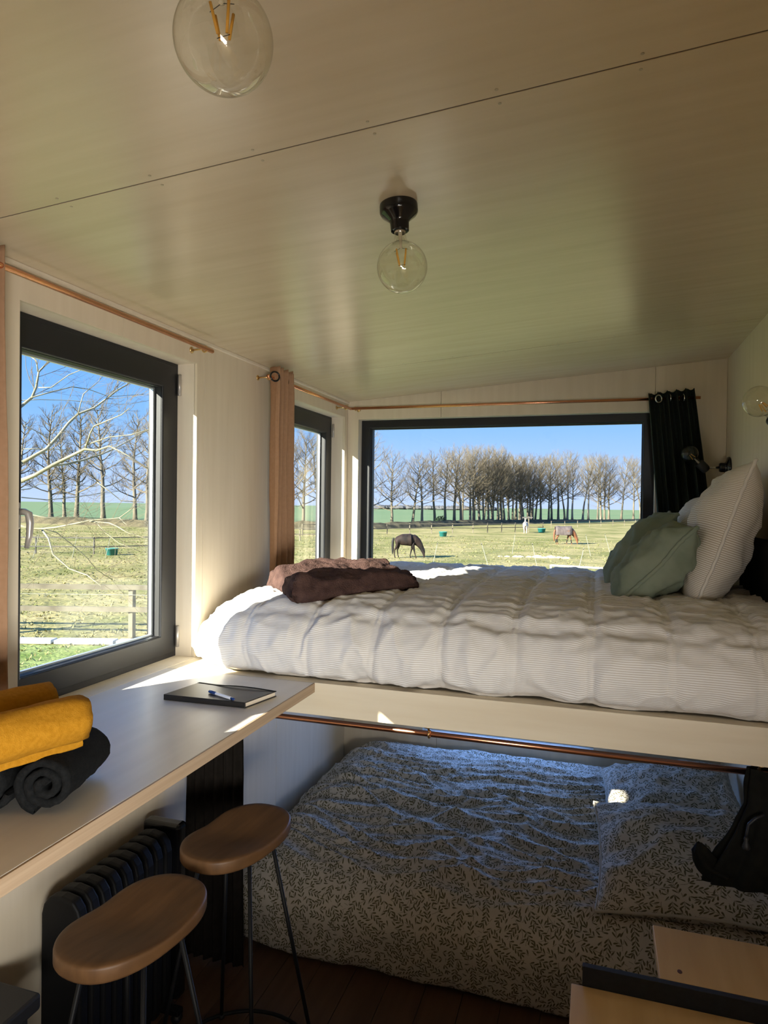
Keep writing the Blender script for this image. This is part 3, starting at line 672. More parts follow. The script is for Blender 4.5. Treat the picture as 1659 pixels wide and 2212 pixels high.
# the matching curtain at the right end of the low rod is bunched up and tied with a tasselled cord
def bunched():
    t = thing('curtain', 'black curtain bunched and tied with a tasselled cord at the low rod end', 'curtain', (2.04, 2.24, .8))
    prof = [(0, 2.060, .060), (.12, 2.070, .075), (.30, 2.075, .080), (.5, 2.070, .105), (.7, 2.058, .128), (.88, 2.044, .142), (1, 2.035, .138)]
    def fn(u, v):
        cx_, hw = interp(v, prof); a = u * 2 * math.pi; z = 1.028 - .365 * v - .02 * math.sin(a * 1.0) * v
        r = 1 + .13 * math.sin(a * 9 + 2 * nz(v * 2, 0, 1)) * (.4 + .6 * v) + .06 * fbm(math.cos(a), math.sin(a), v * 3)
        x = min(cx_ + hw * r * math.cos(a), RW - .012); return (x, 2.236 + hw * .42 * r * math.sin(a), z)
    b = MB().grid(fn, 96, 30); b.build('cloth', M['black_cloth'], t, smooth=True)
    def hemf(u, v):     # turned-up corner sticking out at the lower left
        a = u * 2 * math.pi; pth = [(1.93, .70), (1.905, .715), (1.885, .735), (1.872, .765), (1.866, .785)]
        k = v * 4; i = min(3, int(k)); f = k - i; px_ = pth[i][0] + (pth[i + 1][0] - pth[i][0]) * f; pz_ = pth[i][1] + (pth[i + 1][1] - pth[i][1]) * f
        r = (.040, .036, .030, .024, .004)[i] * (1 - f) + (.036, .030, .024, .004, .001)[i] * f; r *= 1 + .2 * math.sin(a * 4 + v * 5)
        return (px_ + r * math.cos(a) * .9, 2.225 + r * .8 * math.sin(a), pz_ + r * math.cos(a) * .35)
    MB().grid(hemf, 28, 16).build('loose_corner', M['black_cloth'], t, smooth=True)
    c = MB(); c.tube([(2.035, 2.19, .91), (2.012, 2.18, .90), (1.994, 2.18, .88), (1.990, 2.18, .855), (1.988, 2.18, .842)], .0045, 8); c.build('cord', M['black_matt'], t, smooth=True)
    s = MB(); s.lathe([(0, .0), (.005, 0), (.007, -.006), (.006, -.014), (.009, -.022), (.0115, -.032), (.009, -.036), (0, -.036)], Matrix.Translation((1.988, 2.18, .842)), 14); s.build('tassel', M['black_matt'], t, smooth=True)
bunched()

# ------------------------------------------------------------------ lamps
def bulb_parts(root, mtx, r, neck=.0135):
    """clear globe bulb: neck at local origin, globe along +z; r is the globe radius"""
    L0 = r * 1.18 + .012; prof = [(neck, 0), (neck, .012)]
    for k in range(3, 33):
        a = math.pi * k / 32; rr_ = r * math.sin(a); zz = L0 - r * math.cos(a) + .006
        if rr_ < neck and a < 1: continue
        prof.append((rr_ if k < 32 else 0, zz))
    root = MB().lathe(prof, mtx, 40).build('bulb', M['bulb_glass'], root, smooth=True)
    g = MB(); g.lathe([(.0055, 0), (.0045, .02), (.003, r * .62), (.0045, r * .70), (0, r * .74)], mtx, 12); g.build('glass_stem', M['frost_glass'], root, smooth=True)
    for k in range(4):
        a = k * math.pi / 2 + .5; c, s_ = math.cos(a), math.sin(a)
        p0 = mtx @ Vector((.016 * c * r / .06, .016 * s_ * r / .06, r * .80)); p1 = mtx @ Vector((.008 * c * r / .06, .008 * s_ * r / .06, r * 1.38))
        MB().tube([p0, p1], .0019 * r / .06, 8).build('filament', M['filament'], root, smooth=True)
    w = MB(); w.tube([mtx @ Vector((0, 0, r * .7)), mtx @ Vector((.017 * r / .06, 0, r * .8))], .0005, 4); w.tube([mtx @ Vector((0, 0, r * .7)), mtx @ Vector((-.017 * r / .06, 0, r * .8))], .0005, 4)
    w.tube([mtx @ Vector((.009 * r / .06, 0, r * 1.38)), mtx @ Vector((-.009 * r / .06, 0, r * 1.38))], .0005, 4); fwo = w.build('filament_wire', M['black_matt'], root); fwo['kind'] = 'stuff'

def ceiling_lamp(label, x, y):
    z = ceil_z(x); t = thing('ceiling_lamp', label, 'ceiling lamp', (x, y, z))
    tilt = Matrix.Rotation(-math.atan(.0735), 4, 'Y')
    mt_ = Matrix.Translation((x, y, z)) @ tilt @ Matrix.Rotation(math.pi, 4, 'X')
    MB().lathe([(0, 0), (.0465, 0), (.0475, .004), (.0475, .020), (.044, .026), (.026, .040), (.0235, .046), (.0225, .066), (.0215, .066), (.0195, .060), (0, .060)], mt_, 40).build('lamp_holder', M['black_gloss'], t, smooth=True, bevel=.001)
    b = mt_ @ Matrix.Translation((0, 0, .060))
    MB().lathe([(.0135, -.002), (.0145, 0), (.0145, .010), (.0135, .012)], b, 24).build('screw_cap', M['steel'], t, smooth=True)
    bulb_parts(t, b @ Matrix.Translation((0, 0, .004)), .0625)
ceiling_lamp('clear globe bulb in a black holder on the ceiling, seen whole', 1.078, 1.597)
ceiling_lamp('clear globe bulb overhead, its holder cut off by the top of the frame', 1.085, .755)

def wall_lamp(label, y, z, dirv, arm=.075, r=.0475):
    t = thing('wall_lamp', label, 'wall lamp', (RW, y, z))
    m0 = Matrix.Translation((RW, y, z)) @ Vector((-1, 0, 0)).to_track_quat('Z', 'Y').to_matrix().to_4x4()
    MB().lathe([(0, 0), (.056, 0), (.058, .006), (.054, .014), (.030, .022), (.026, .028), (.026, .046), (.022, .052), (0, .052)], m0, 36).build('wall_rose', M['black_gloss'], t, smooth=True)
    e = Vector((RW - .052 - arm, y, z)); MB().tube([(RW - .05, y, z), tuple(e)], .0062, 12).build('arm', M['steel'], t, smooth=True)
    dv = Vector(dirv).normalized(); m1 = Matrix.Translation(e - dv * .012) @ dv.to_track_quat('Z', 'Y').to_matrix().to_4x4()
    MB().lathe([(0, -.012), (.018, -.012), (.023, -.004), (.0245, .010), (.0245, .046), (.021, .050), (.016, .050), (.016, .046), (0, .046)], m1, 28).build('lamp_holder', M['black_matt'], t, smooth=True)
    bulb_parts(t, m1 @ Matrix.Translation((0, 0, .046)), r)
wall_lamp('small globe wall lamp on a chrome arm in front of the dark green curtain', 3.985, 2.020, (-.62, -.10, .62))
wall_lamp('wall lamp at the right edge of the photo, only its glass globe in view', 2.36, 2.060, (-.58, -.40, .60), arm=.085)

# ------------------------------------------------------------------ on the desk
def towel(name, label, p0, p1, r, mtl, seed, turns=2.6, squash=.94, group=None, ph=0.0):
    """a rolled towel: a spiral strip extruded from end p0 to end p1"""
    p0, p1 = Vector(p0), Vector(p1); ax = (p1 - p0).normalized(); sidev = ax.cross(Vector((0, 0, 1))).normalized(); upv = sidev.cross(ax)
    th = r / (turns + .35); na = int(turns * 30); nl = 18; rg = random.Random(seed); s0 = rg.uniform(0, 40)
    def rad(a): return max(.004, th * .30 + th * a / (2 * math.pi))
    def P(a, l, off):
        rr_ = rad(a) + off; e = .004 * nz(a * .8 + s0, 3, l * .1); lp = l
        k = .0035 * fbm(math.cos(a) * 2 + s0, math.sin(a) * 2, l * 4) + .0015 * noise.noise((a * 9, l * 60, s0))
        if l < .02: lp = l + .010 * nz(a * .7 + s0, 1, 0) + .004 * math.cos(off / th * math.pi)
        if l > .98: lp = l + .020 * nz(a * .7 + s0, 5, 0)
        q = p0.lerp(p1, lp); rr_ += k * (1 if off > 0 else .3); b = a + ph
        return q + sidev * (rr_ * math.cos(b)) + upv * (rr_ * squash * math.sin(b))
    A = turns * 2 * math.pi; mb = MB()
    loop = [(A * i / na, th * .44) for i in range(na + 1)] + [(A, th * .30), (A + .03, 0), (A, -.35 * th)] + [(A * i / na, -.44 * th) for i in range(na, -1, -1)]
    m_ = len(loop)
    for k in range(nl + 1):
        l = k / nl; rnd = 1.0
        if k in (0, nl): rnd = .72
        for a, off in loop: mb.v.append(tuple(P(a, l, off * rnd)))
    for k in range(nl):
        for i in range(m_):
            j = (i + 1) % m_; mb.f.append((k * m_ + i, k * m_ + j, (k + 1) * m_ + j, (k + 1) * m_ + i))
    h = na + 1
    for e, flip in ((0, False), (nl, True)):
        for i in range(na):
            q = (e * m_ + i, e * m_ + i + 1, e * m_ + (m_ - 2 - i), e * m_ + (m_ - 1 - i)); mb.f.append(q[::-1] if flip else q)
    o = mb.build(name, mtl, smooth=True, fix=True); return tag(o, label, 'towel', group)
towel('rolled_towel', 'dark grey rolled towel under the yellow ones, nearest the desk edge', (.508, 1.072, DZ + .059), (.440, 1.275, DZ + .058), .058, M['grey_terry'], 1, ph=.6)
towel('rolled_towel', 'dark grey rolled towel under the yellow ones, farther from the desk edge', (.390, 1.030, DZ + .059), (.320, 1.240, DZ + .059), .058, M['grey_terry'], 2, ph=2.2)
towel('rolled_towel', 'mustard yellow rolled towel on top, the nearer one beside the desk edge', (.395, .80, DZ + .168), (.518, 1.165, DZ + .170), .056, M['yellow_terry'], 3, ph=1.0)
towel('rolled_towel', 'mustard yellow rolled towel on top, the one toward the window', (.275, .86, DZ + .168), (.375, 1.225, DZ + .172), .056, M['yellow_terry'], 4, ph=1.6)

def notebook():
    A, B, C, D = Vector((.246, 1.826, 0)), Vector((.272, 1.992, 0)), Vector((.566, 1.984, 0)), Vector((.533, 1.836, 0))
    t = thing('notebook', 'black hardcover notebook with an elastic strap on the desk', 'notebook', (.40, 1.91, DZ))
    def slab(z0, z1, ins=(0, 0, 0, 0)):
        def pt(u, v): return A.lerp(D, u).lerp(B.lerp(C, u), v)
        u0, u1, v0, v1 = ins[0], 1 - ins[1], ins[2], 1 - ins[3]
        c = [pt(u0, v0), pt(u1, v0), pt(u1, v1), pt(u0, v1)]
        return MB().add([(p.x, p.y, DZ + z) for z in (z0, z1) for p in c], [(0, 3, 2, 1), (4, 5, 6, 7), (0, 1, 5, 4), (1, 2, 6, 5), (2, 3, 7, 6), (3, 0, 4, 7)])
    slab(.0005, .003).build('back_cover', M['notebook'], t, bevel=.0008); slab(.0155, .0185).build('front_cover', M['notebook'], t, bevel=.0008)
    slab(.003, .0155, (.02, .012, .02, .018)).build('page_block', M['paper'], t)
    slab(.0006, .0184, (0, 0, 0, .975)).build('spine', M['notebook'], t, bevel=.001)
    def pt(u, v): p = A.lerp(D, u).lerp(B.lerp(C, u), v); return p
    b = MB()
    for k in range(12):
        u0, u1 = k / 12, (k + 1) / 12; v0, v1 = .93 - .16 * u0 ** 2 * 0, .93
        w = .030
        hz = lambda u: DZ + .0188 + .006 * math.sin(math.pi * min(1, max(0, (u - .25) / .75)))
        vv = lambda u: .955 - .15 * math.sin(math.pi * min(1, max(0, u))) * .35
        q = [pt(u0, vv(u0) - w), pt(u1, vv(u1) - w), pt(u1, vv(u1) + w), pt(u0, vv(u0) + w)]
        zz = [hz(u0), hz(u1), hz(u1), hz(u0)]
        b.add([(p.x, p.y, z) for p, z in zip(q, zz)], [(0, 1, 2, 3)])
    s = b.build('elastic_strap', M['black_cloth'], t, fix=True); sm = s.modifiers.new('thick', 'SOLIDIFY'); sm.thickness = .0008
notebook()
pen = thing('pen', 'blue and white ballpoint pen lying on the notebook', 'pen', (.44, 1.865, DZ + .019))
pa, pb = Vector((.372, 1.889, DZ + .0235)), Vector((.497, 1.838, DZ + .0235))
MB().tube([pa.lerp(pb, t) for t in (.27, .3, .84, .86)], [.0046, .0048, .0048, .0044], 14).build('barrel', M['pen_white'], pen, smooth=True)
MB().tube([pa.lerp(pb, t) for t in (0, .01, .04, .1, .27)], [.002, .0035, .0042, .0046, .0047], 14).build('pen_cap', M['pen_blue'], pen, smooth=True)
MB().tube([pa.lerp(pb, t) for t in (.86, .95, .97, 1.0)], [.0046, .0044, .003, .0008], 14).build('pen_tip', M['pen_blue'], pen, smooth=True)
MB().bar(pa.lerp(pb, .03) + Vector((0, 0, .0058)), pa.lerp(pb, .27) + Vector((0, 0, .0054)), .0025, .0012).build('pen_clip', M['pen_blue'], pen)

# ------------------------------------------------------------------ stools, radiator, bin, steps
def stool(label, x, y, rz):
    t = local_thing('bar_stool', label, 'stool', (x, y, 0), rz, 'bar stools under the desk')
    SH = .78; n = 64; mb = MB(); rings = []
    def outline(a, sc):
        c, s_ = math.cos(a), math.sin(a); e = 2 / 2.35
        px_ = math.copysign(abs(c) ** e, c) * .132; py_ = math.copysign(abs(s_) ** e, s_) * .198
        px_ *= 1 - .07 * math.exp(-(py_ / .07) ** 2) * (1 if px_ < 0 else .15)
        return px_ * sc, py_ * sc
    def dish(px_, py_): return SH - .016 * math.exp(-((px_ / .10) ** 2 + (py_ / .13) ** 2) * 1.1) - .008 * math.exp(-(py_ / .09) ** 2)
    prof = [(0, 't'), (.25, 't'), (.5, 't'), (.72, 't'), (.88, 't'), (.965, 't'), (.992, 'e1'), (1.0, 'e2'), (1.0, 'e3'), (.985, 'e4'), (.94, 'b'), (.5, 'b'), (0, 'b')]
    for sc, k in prof:
        st = len(mb.v)
        if sc == 0:
            mb.v.append((0, 0, dish(0, 0) if k == 't' else SH - .042)); rings.append([st]); continue
        for i in range(n):
            a = 2 * math.pi * i / n; px_, py_ = outline(a, sc); d = dish(px_, py_)
            z = {'t': d, 'e1': d - .003, 'e2': d - .008, 'e3': SH - .034, 'e4': SH - .040, 'b': SH - .042}[k]
            mb.v.append((px_, py_, z))
        rings.append(list(range(st, st + n)))
    for a, b in zip(rings, rings[1:]):
        for k in range(n):
            k2 = (k + 1) % n
            if len(a) == 1: mb.f.append((a[0], b[k], b[k2]))
            elif len(b) == 1: mb.f.append((a[k2], a[k], b[0]))
            else: mb.f.append((a[k], b[k], b[k2], a[k2]))
    lpart(mb, 'seat', M['seat_wood'], t, smooth=True, fix=True)
    lpart(MB().box(-.09, .09, -.13, .13, SH - .048, SH - .0415), 'seat_plate', M['black_metal'], t, bevel=.004)
    for sx_ in (-1, 1):
        for sy_ in (-1, 1):
            top = Vector((.088 * sx_, .058 * sy_, SH - .046)); bot = Vector((.190 * sx_, .165 * sy_, .012))
            lpart(MB().tube([top, bot], .0062, 10), 'leg', M['black_metal'], t, smooth=True)
            lpart(MB().lathe([(0, 0), (.010, 0), (.010, .008), (.007, .014), (0, .014)], Matrix.Translation(bot - Vector((0, 0, .006))), 12), 'foot_pad', M['black_matt'], t, smooth=True)
    zr = .016; R = math.hypot(.190, .165)
    lpart(MB().tube([(R * math.cos(i * math.pi / 24), R * math.sin(i * math.pi / 24), zr) for i in range(48)], .0062, 8, closed=True), 'base_ring', M['black_metal'], t, smooth=True)
    return t
stool('wooden saddle seat bar stool in front, on thin black legs', .487, 1.385, math.radians(-8))
stool('wooden saddle seat bar stool behind, next to the low bed', .505, 1.850, math.radians(-8))

rad = thing('radiator', 'black finned electric radiator standing below the desk', 'radiator', (.11, 1.78, 0))
for k in range(9):
    y = 1.560 + k * .050; f = MB()
    pf = [(.045, .055), (.040, .10), (.040, .60), (.048, .630), (.068, .655), (.110, .662), (.152, .655), (.172, .630), (.180, .60), (.180, .10), (.172, .055)]
    n_ = len(pf); f.add([(x, y - .019, z) for x, z in pf] + [(x, y + .019, z) for x, z in pf], [tuple(range(n_)), tuple(range(2 * n_ - 1, n_ - 1, -1))] + [(i, (i + 1) % n_, n_ + (i + 1) % n_, n_ + i)[::-1] for i in range(n_)])
    f.build('fin', M['black_metal'], rad, bevel=.009, seg=3, fix=True)
MB().box(.035, .188, 2.002, 2.055, .05, .668).build('end_panel', M['black_gloss'], rad, bevel=.014, seg=3)
MB().tube([(.11, 1.54, .14), (.11, 2.01, .14)], .02, 12).build('lower_pipe', M['black_metal'], rad, smooth=True)
for y in (1.60, 1.98): MB().box(.02, .215, y - .015, y + .015, .028, .05).build('foot', M['black_metal'], rad, bevel=.004); 
for y in (1.60, 1.98):
    for x in (.035, .20): MB().tube([(x, y - .012, .016), (x, y + .012, .016)], .016, 14).build('caster', M['black_matt'], rad, smooth=True)
rad.children[9].name = 'end_panel'
cb = thing('bin', 'black lidded bin at the lower left corner by the wall', 'bin', (.11, 1.22, 0))
MB().box(.012, .200, 1.10, 1.345, 0, .495).build('bin_body', M['black_matt'], cb, bevel=.01)
MB().box(.006, .222, 1.08, 1.362, .497, .540).build('lid', M['black_matt'], cb, bevel=.008)

st = thing('step_unit', 'pale pine steps up to the raised bed with a dark riser', 'steps', (1.9, 1.8, 0))
MB().box(1.512, RW - .006, 1.42, 1.852, .498, .526).build('tread', M['step_wood'], st, bevel=.002)
MB().box(1.732, RW - .006, 1.872, 2.106, .548, .576).build('tread', M['step_wood'], st, bevel=.002)
MB().box(1.540, RW - .008, 1.853, 1.871, .02, .5765).build('riser', M['navy'], st, bevel=.0015)
MB().box(1.530, 1.552, 1.44, 1.850, 0, .498).build('side_panel', M['step_wood'], st, bevel=.001); MB().box(1.748, 1.770, 1.875, 2.09, 0, .548).build('side_panel', M['step_wood'], st, bevel=.001)
MB().box(RW - .03, RW - .008, 1.44, 1.850, 0, .498).build('side_panel', M['step_wood'], st); MB().box(RW - .03, RW - .008, 1.875, 2.09, 0, .548).build('side_panel', M['step_wood'], st)
kn = MB().lathe([(0, .0004), (.006, .0004), (.009, .0001)], Matrix.Translation((1.785, 1.915, .576)) @ Matrix.Scale(.7, 4, (1, 0, 0)), 14).build('knot', mat('knot', (.10, .035, .012), .6), st)

# ------------------------------------------------------------------ outside: ground
GZ = -1.5
line = [(-400, 60), (-140, 70), (-84, 79), (-53, 73.6), (-38, 79), (-27.5, 84.5), (-15, 126), (13.4, 196), (40, 262), (220, 760)]
gr = MB(); gr.add([(x, y, GZ) for x, y in line] + [(220, -120, GZ), (-400, -120, GZ)], [tuple(range(len(line) + 2))[::-1]])
struct(gr.build('ground', M['pasture'], fix=True))
fd = MB(); fd.add([(x, y, GZ) for x, y in line] + [(220, 900, GZ), (-950, 900, GZ), (-950, 60, GZ)], [tuple(range(len(line) + 3))])
tag(fd.build('field', M['field'], fix=True), kind='structure')
# lawn between the house and the pasture fence
lw = MB(); a0, dvx = Vector((-11.0, 11.9, 0)), Vector((.953, .303, 0))
pts = [a0 - dvx * 8, a0 + dvx * 12, Vector((6, 8, 0)), Vector((-2, -6, 0)), Vector((-16, -2, 0))]
lw.add([(p.x, p.y, GZ + .012) for p in pts], [tuple(range(5))]); tag(struct(lw.build('lawn_ground', M['lawn'], fix=True)))
def polywalk(P, step):
    out = []
    for a, b in zip(P, P[1:]):
        a, b = Vector((*a[:2], 0)), Vector((*b[:2], 0)); L_ = (b - a).length; n = max(1, int(L_ / step))
        out += [a.lerp(b, k / n) for k in range(n)]
    out.append(Vector((*P[-1][:2], 0))); return out
# earth bank with rough hedge under the trees
bk = MB(); w = polywalk([(-110, 74.5), (-84, 78.5), (-53, 73.2), (-38, 78.6), (-27, 84), (-15, 125.5), (13.4, 195), (36, 250)], 1.1); nb = len(w)
for i, p in enumerate(w):
    d = (w[min(i + 1, nb - 1)] - w[max(i - 1, 0)]).normalized(); n_ = Vector((-d.y, d.x, 0)); k = 1 - .75 * sstep(100, 190, p.y)
    for off, h in ((-1.8, -.05), (-1.0, .5), (-.2, .85), (.8, .75), (1.8, -.05)):
        q = p + n_ * off; bk.v.append((q.x, q.y, GZ + (h * k if h > 0 else h) + .3 * k * nz(p.x * .5, p.y * .5, off) * (h > 0)))
for i in range(nb - 1):
    for j in range(4): a = i * 5 + j; bk.f.append((a, a + 5, a + 6, a + 1))
tag(bk.build('hedge_bank', M['bank'], fix=True), 'low dark hedge bank running under the row of bare trees', 'hedge', kind='stuff')
# distant wood on the skyline
fw = MB(); rg = random.Random(4)
for i in range(230):
    x = -165 + i * .45; y = 425 + .06 * i + rg.uniform(-4, 4); r = rg.uniform(2.2, 3.8); h = rg.uniform(1.8, 3.4)
    fw.lathe([(r * .4, 0), (r, h * .4), (r * .8, h * .75), (0, h)], Matrix.Translation((x, y, GZ - .3)), 7)
tag(fw.build('distant_wood', M['forest']), 'grey strip of woodland on the far skyline', 'woodland', kind='stuff')

# rough grass tufts, one countless mass
gt = MB(); rg = random.Random(8)
def tuft(x, y, s):
    for k in range(4):
        a = rg.uniform(0, 6.283); b = rg.uniform(.2, .9) * s; c, s_ = math.cos(a), math.sin(a); wd_ = .05 * s + .02
        gt.add([(x - s_ * wd_, y + c * wd_, GZ - .02), (x + s_ * wd_, y - c * wd_, GZ - .02), (x + c * b, y + s_ * b, GZ + rg.uniform(.35, .9) * s * .5)], [(0, 1, 2)])
for k in range(15000):
    d = 13 + 75 * rg.random() ** 1.2; th = math.radians(rg.uniform(84, 150)) if rg.random() < .75 else math.radians(rg.uniform(110, 150))
    x, y = 1.558 + d * math.cos(th), d * math.sin(th)
    if y > 70 and x > -40: continue
    tuft(x, y, rg.uniform(.06, .17) * (1 + d / 70))
tag(gt.build('grass', M['grass_blade']), 'short rough pasture grass in loose tufts', 'grass', kind='stuff')
for k in range(10):
    x = -4.4 + k * .47 + rg.uniform(-.12, .12); y = 43.6 + .06 * k + rg.uniform(-.25, .25); r = rg.uniform(.14, .30)
    def hf(u, v, r=r, x=x, y=y):
        a = u * 6.2832; e = v * math.pi / 2; q = r * math.cos(e) * (1 + .3 * nz(math.cos(a) * 2 + x, math.sin(a) * 2, 1)); return (x + q * 1.3 * math.cos(a), y + q * math.sin(a), GZ - .01 + r * .55 * math.sin(e) * (1 + .3 * nz(a, e * 2, x)))
    tag(MB().grid(hf, 12, 5).build('hay_tuft', M['straw']), 'small heap of pale hay on the pasture, %s of its line from the left' % 'first second third fourth fifth sixth seventh eighth ninth tenth'.split()[k], 'hay', 'heaps of hay on the pasture')

# ------------------------------------------------------------------ outside: trees
def branchy(seed, H=12.0, first=.28, spread=.36, lean_=0.0, forks=26, fan=1.0):
    rg = random.Random(seed); tr, br = MB(), MB(); r0 = H * .021
    P = []; p = Vector((0, 0, 0)); d = Vector((lean_, 0, 1)).normalized(); N = 12
    for i in range(N + 1):
        P.append(p.copy()); p = p + d * (H * .90 / N); d = (d + Vector((rg.uniform(-.07, .07), rg.uniform(-.07, .07), .05))).normalized()
    R = [r0 * (1 - .86 * (i / N) ** .85) * (1.35 if i == 0 else 1) for i in range(N + 1)]
    tr.tube(P, R, 7, caps=False)
    def limb(p, d, L, r, lvl):
        n = 4 if lvl == 1 else 3 if lvl == 2 else 2 if lvl == 3 else 1
        pts = [p.copy()]; q = p.copy(); dd = d.copy()
        for i in range(n):
            q = q + dd * (L / n); dd = (dd + Vector((rg.uniform(-.22, .22), rg.uniform(-.22, .22), .16 if lvl < 3 else .10))).normalized(); pts.append(q.copy())
        br.tube(pts, [r * (1 - .72 * i / n) for i in range(n + 1)], 4 if lvl == 1 else 3, caps=False)
        if lvl >= 4: return
        kids = {1: 8, 2: 7, 3: 4}[lvl]
        for k in range(kids):
            t = .25 + .75 * (k + rg.random() * .8) / kids; t = min(.99, t); i = int(t * n); f = t * n - i; b = pts[i].lerp(pts[min(n, i + 1)], f)
            dirn = (pts[min(n, i + 1)] - pts[i]).normalized(); ax = dirn.orthogonal().normalized(); ax.rotate(Matrix.Rotation(rg.uniform(0, 6.283), 3, dirn)); nd = dirn.copy(); nd.rotate(Matrix.Rotation(math.radians(rg.uniform(24, 52)), 3, ax))
            nd.z += .12; nd.normalize()
            limb(b, nd, L * (1 - .45 * t) * rg.uniform(.42, .62), r * (1 - .6 * t) * .52, lvl + 1)
    for k in range(forks):
        t = first + (1 - first) * ((k + rg.random()) / forks) ** .9; f = min(.999, t) * N; i = int(f); b = P[i].lerp(P[i + 1], f - i); a = k * 2.4 + rg.uniform(-.5, .5)
        up = .30 + .75 * (t - first) / (1 - first); dd = Vector((math.cos(a) * fan, math.sin(a) * fan, up)).normalized()
        L = H * spread * (1.05 - .55 * (t - first) / (1 - first)) * rg.uniform(.7, 1.15)
        if b.z + dd.z * L > H: L = max(H * .1, (H - b.z) / max(.2, dd.z))
        limb(b, dd, L, r0 * (.40 - .22 * t), 1)
    return tr.mesh('trunk', M['bark'], True), br.mesh('branches', M['twig'])
VAR = [branchy(11, first=.22, spread=.44, forks=24), branchy(12, first=.30, spread=.38, forks=22), branchy(13, first=.36, spread=.40, lean_=.06, forks=22), branchy(14, first=.28, spread=.42, lean_=-.05, forks=24), branchy(15, first=.40, spread=.36, forks=20)]
TALL = [branchy(21, first=.20, spread=.26, forks=30, fan=1.15), branchy(22, first=.28, spread=.27, forks=28, fan=1.15)]
def tree(x, y, H, var, rz, label, group, wide=1.0):
    t = local_thing('bare_tree', label, 'tree', (x, y, GZ - .05), rz, group); s = H / 12.0; t.scale = (s * wide, s * wide, s)
    for nme, me in (('trunk', var[0]), ('branches', var[1])):
        o = bpy.data.objects.new(nme, me); COL.objects.link(o); o.parent = t
    return t
ROW = [(-29.3, 101.3, 11.9), (-26.9, 104.9, 11.3), (-25.8, 106.7, 11.6), (-24.2, 109.1, 12.6), (-22.9, 111.1, 12.7), (-21.7, 112.9, 12.8), (-20.8, 114.3, 12.8), (-19.7, 116.8, 13.1), (-19.3, 118.0, 13.2), (-18.5, 119.8, 13.3), (-18.0, 121.0, 13.4), (-17.4, 122.6, 13.6), (-16.9, 123.9, 13.7), (-16.1, 125.8, 13.7), (-15.7, 127.0, 13.4), (-15.2, 128.1, 13.2), (-14.6, 129.6, 12.9), (-14.0, 131.2, 12.9), (-13.4, 132.8, 12.9), (-12.8, 134.4, 12.9), (-12.4, 135.3, 13.0), (-11.5, 137.7, 13.0), (-10.9, 139.1, 13.0), (-10.5, 140.2, 13.2), (-9.6, 142.6, 13.6), (-8.2, 146.1, 14.2), (-7.7, 147.3, 14.4), (-6.5, 150.6, 14.7), (-5.3, 153.5, 14.7), (-4.8, 154.9, 14.8), (-3.8, 157.5, 14.8), (-1.6, 163.5, 15.2), (-.4, 166.8, 15.4), (1.7, 172.5, 15.8), (2.5, 174.6, 15.8), (3.4, 177.1, 15.8), (4.4, 179.9, 15.9), (7.7, 188.9, 16.0), (11.2, 198.3, 16.7), (13.4, 204.5, 17.1)]
ORD = 'first second third fourth fifth sixth seventh eighth ninth tenth eleventh twelfth thirteenth fourteenth fifteenth'.split()
rg = random.Random(3)
for i, (x, y, H) in enumerate(ROW):
    if i < 7: lb, gp = '%s bare tree from the left frame of the big window, past the cut one' % ORD[i], 'spaced bare trees left of the thicket'
    elif i < 25: lb, gp = 'slim bare tree standing in the dense middle of the row', 'crowded bare trees in the middle'
    else: lb, gp = 'bare tree with open sky behind it, %s from the dark curtain' % ORD[len(ROW) - 1 - i], 'spaced bare trees right of the thicket'
    tree(x, y, H * rg.uniform(.95, 1.04), VAR[(i * 3 + i // 5) % 5], rg.uniform(0, 6.28), lb, gp, rg.uniform(.8, 1.0) if i > 6 else 1.08)
for k in range(14):
    f = k / 13; tree(-21.5 + 10 * f + rg.uniform(-.8, .8), 121 + 24 * f + rg.uniform(0, 5), 13 * rg.uniform(.9, 1.02), VAR[k % 5], rg.uniform(0, 6.28), 'slim bare tree standing in the dense middle of the row', 'crowded bare trees in the middle')
tree(-31.0, 93.5, 14.0, VAR[0], 1.0, 'bare tree cut by the left frame of the big window, the tallest there', None, 1.15)
for (x, y, H, k, lb) in ((-82.7, 87.1, 19.2, 0, 'tall bare tree first from the left in the near side window'), (-85.3, 92.8, 15.8, 1, 'shorter bare tree second from the left in the near side window'), (-78.2, 87.8, 19.3, 0, 'tall bare tree third from the left in the near side window'), (-70.4, 84.7, 19.1, 1, 'tall bare tree with a pale trunk at the middle of the near side window'), (-59.1, 77.7, 16.2, 0, 'bare tree second from the right edge of the near side window pane'), (-55.7, 75.7, 15.5, 1, 'bare tree closest to the right edge of the near side window pane'), (-88.5, 86.2, 18.1, 1, 'bare tree at the handle side of the near side window')):
    tree(x, y, H, TALL[k], rg.uniform(0, 6.28), lb, None, 1.0)
for (x, y, H, k) in ((-36.0, 82.5, 13.1, 0), (-34.4, 84.2, 12.5, 3), (-37.2, 81.5, 12.0, 1)):
    tree(x, y, H, VAR[k], rg.uniform(0, 6.28), 'bare tree seen through the narrow second side window, %s' % {0: 'the middle one', 3: 'closest to its right frame', 1: 'closest to the tan curtain'}[k], None)
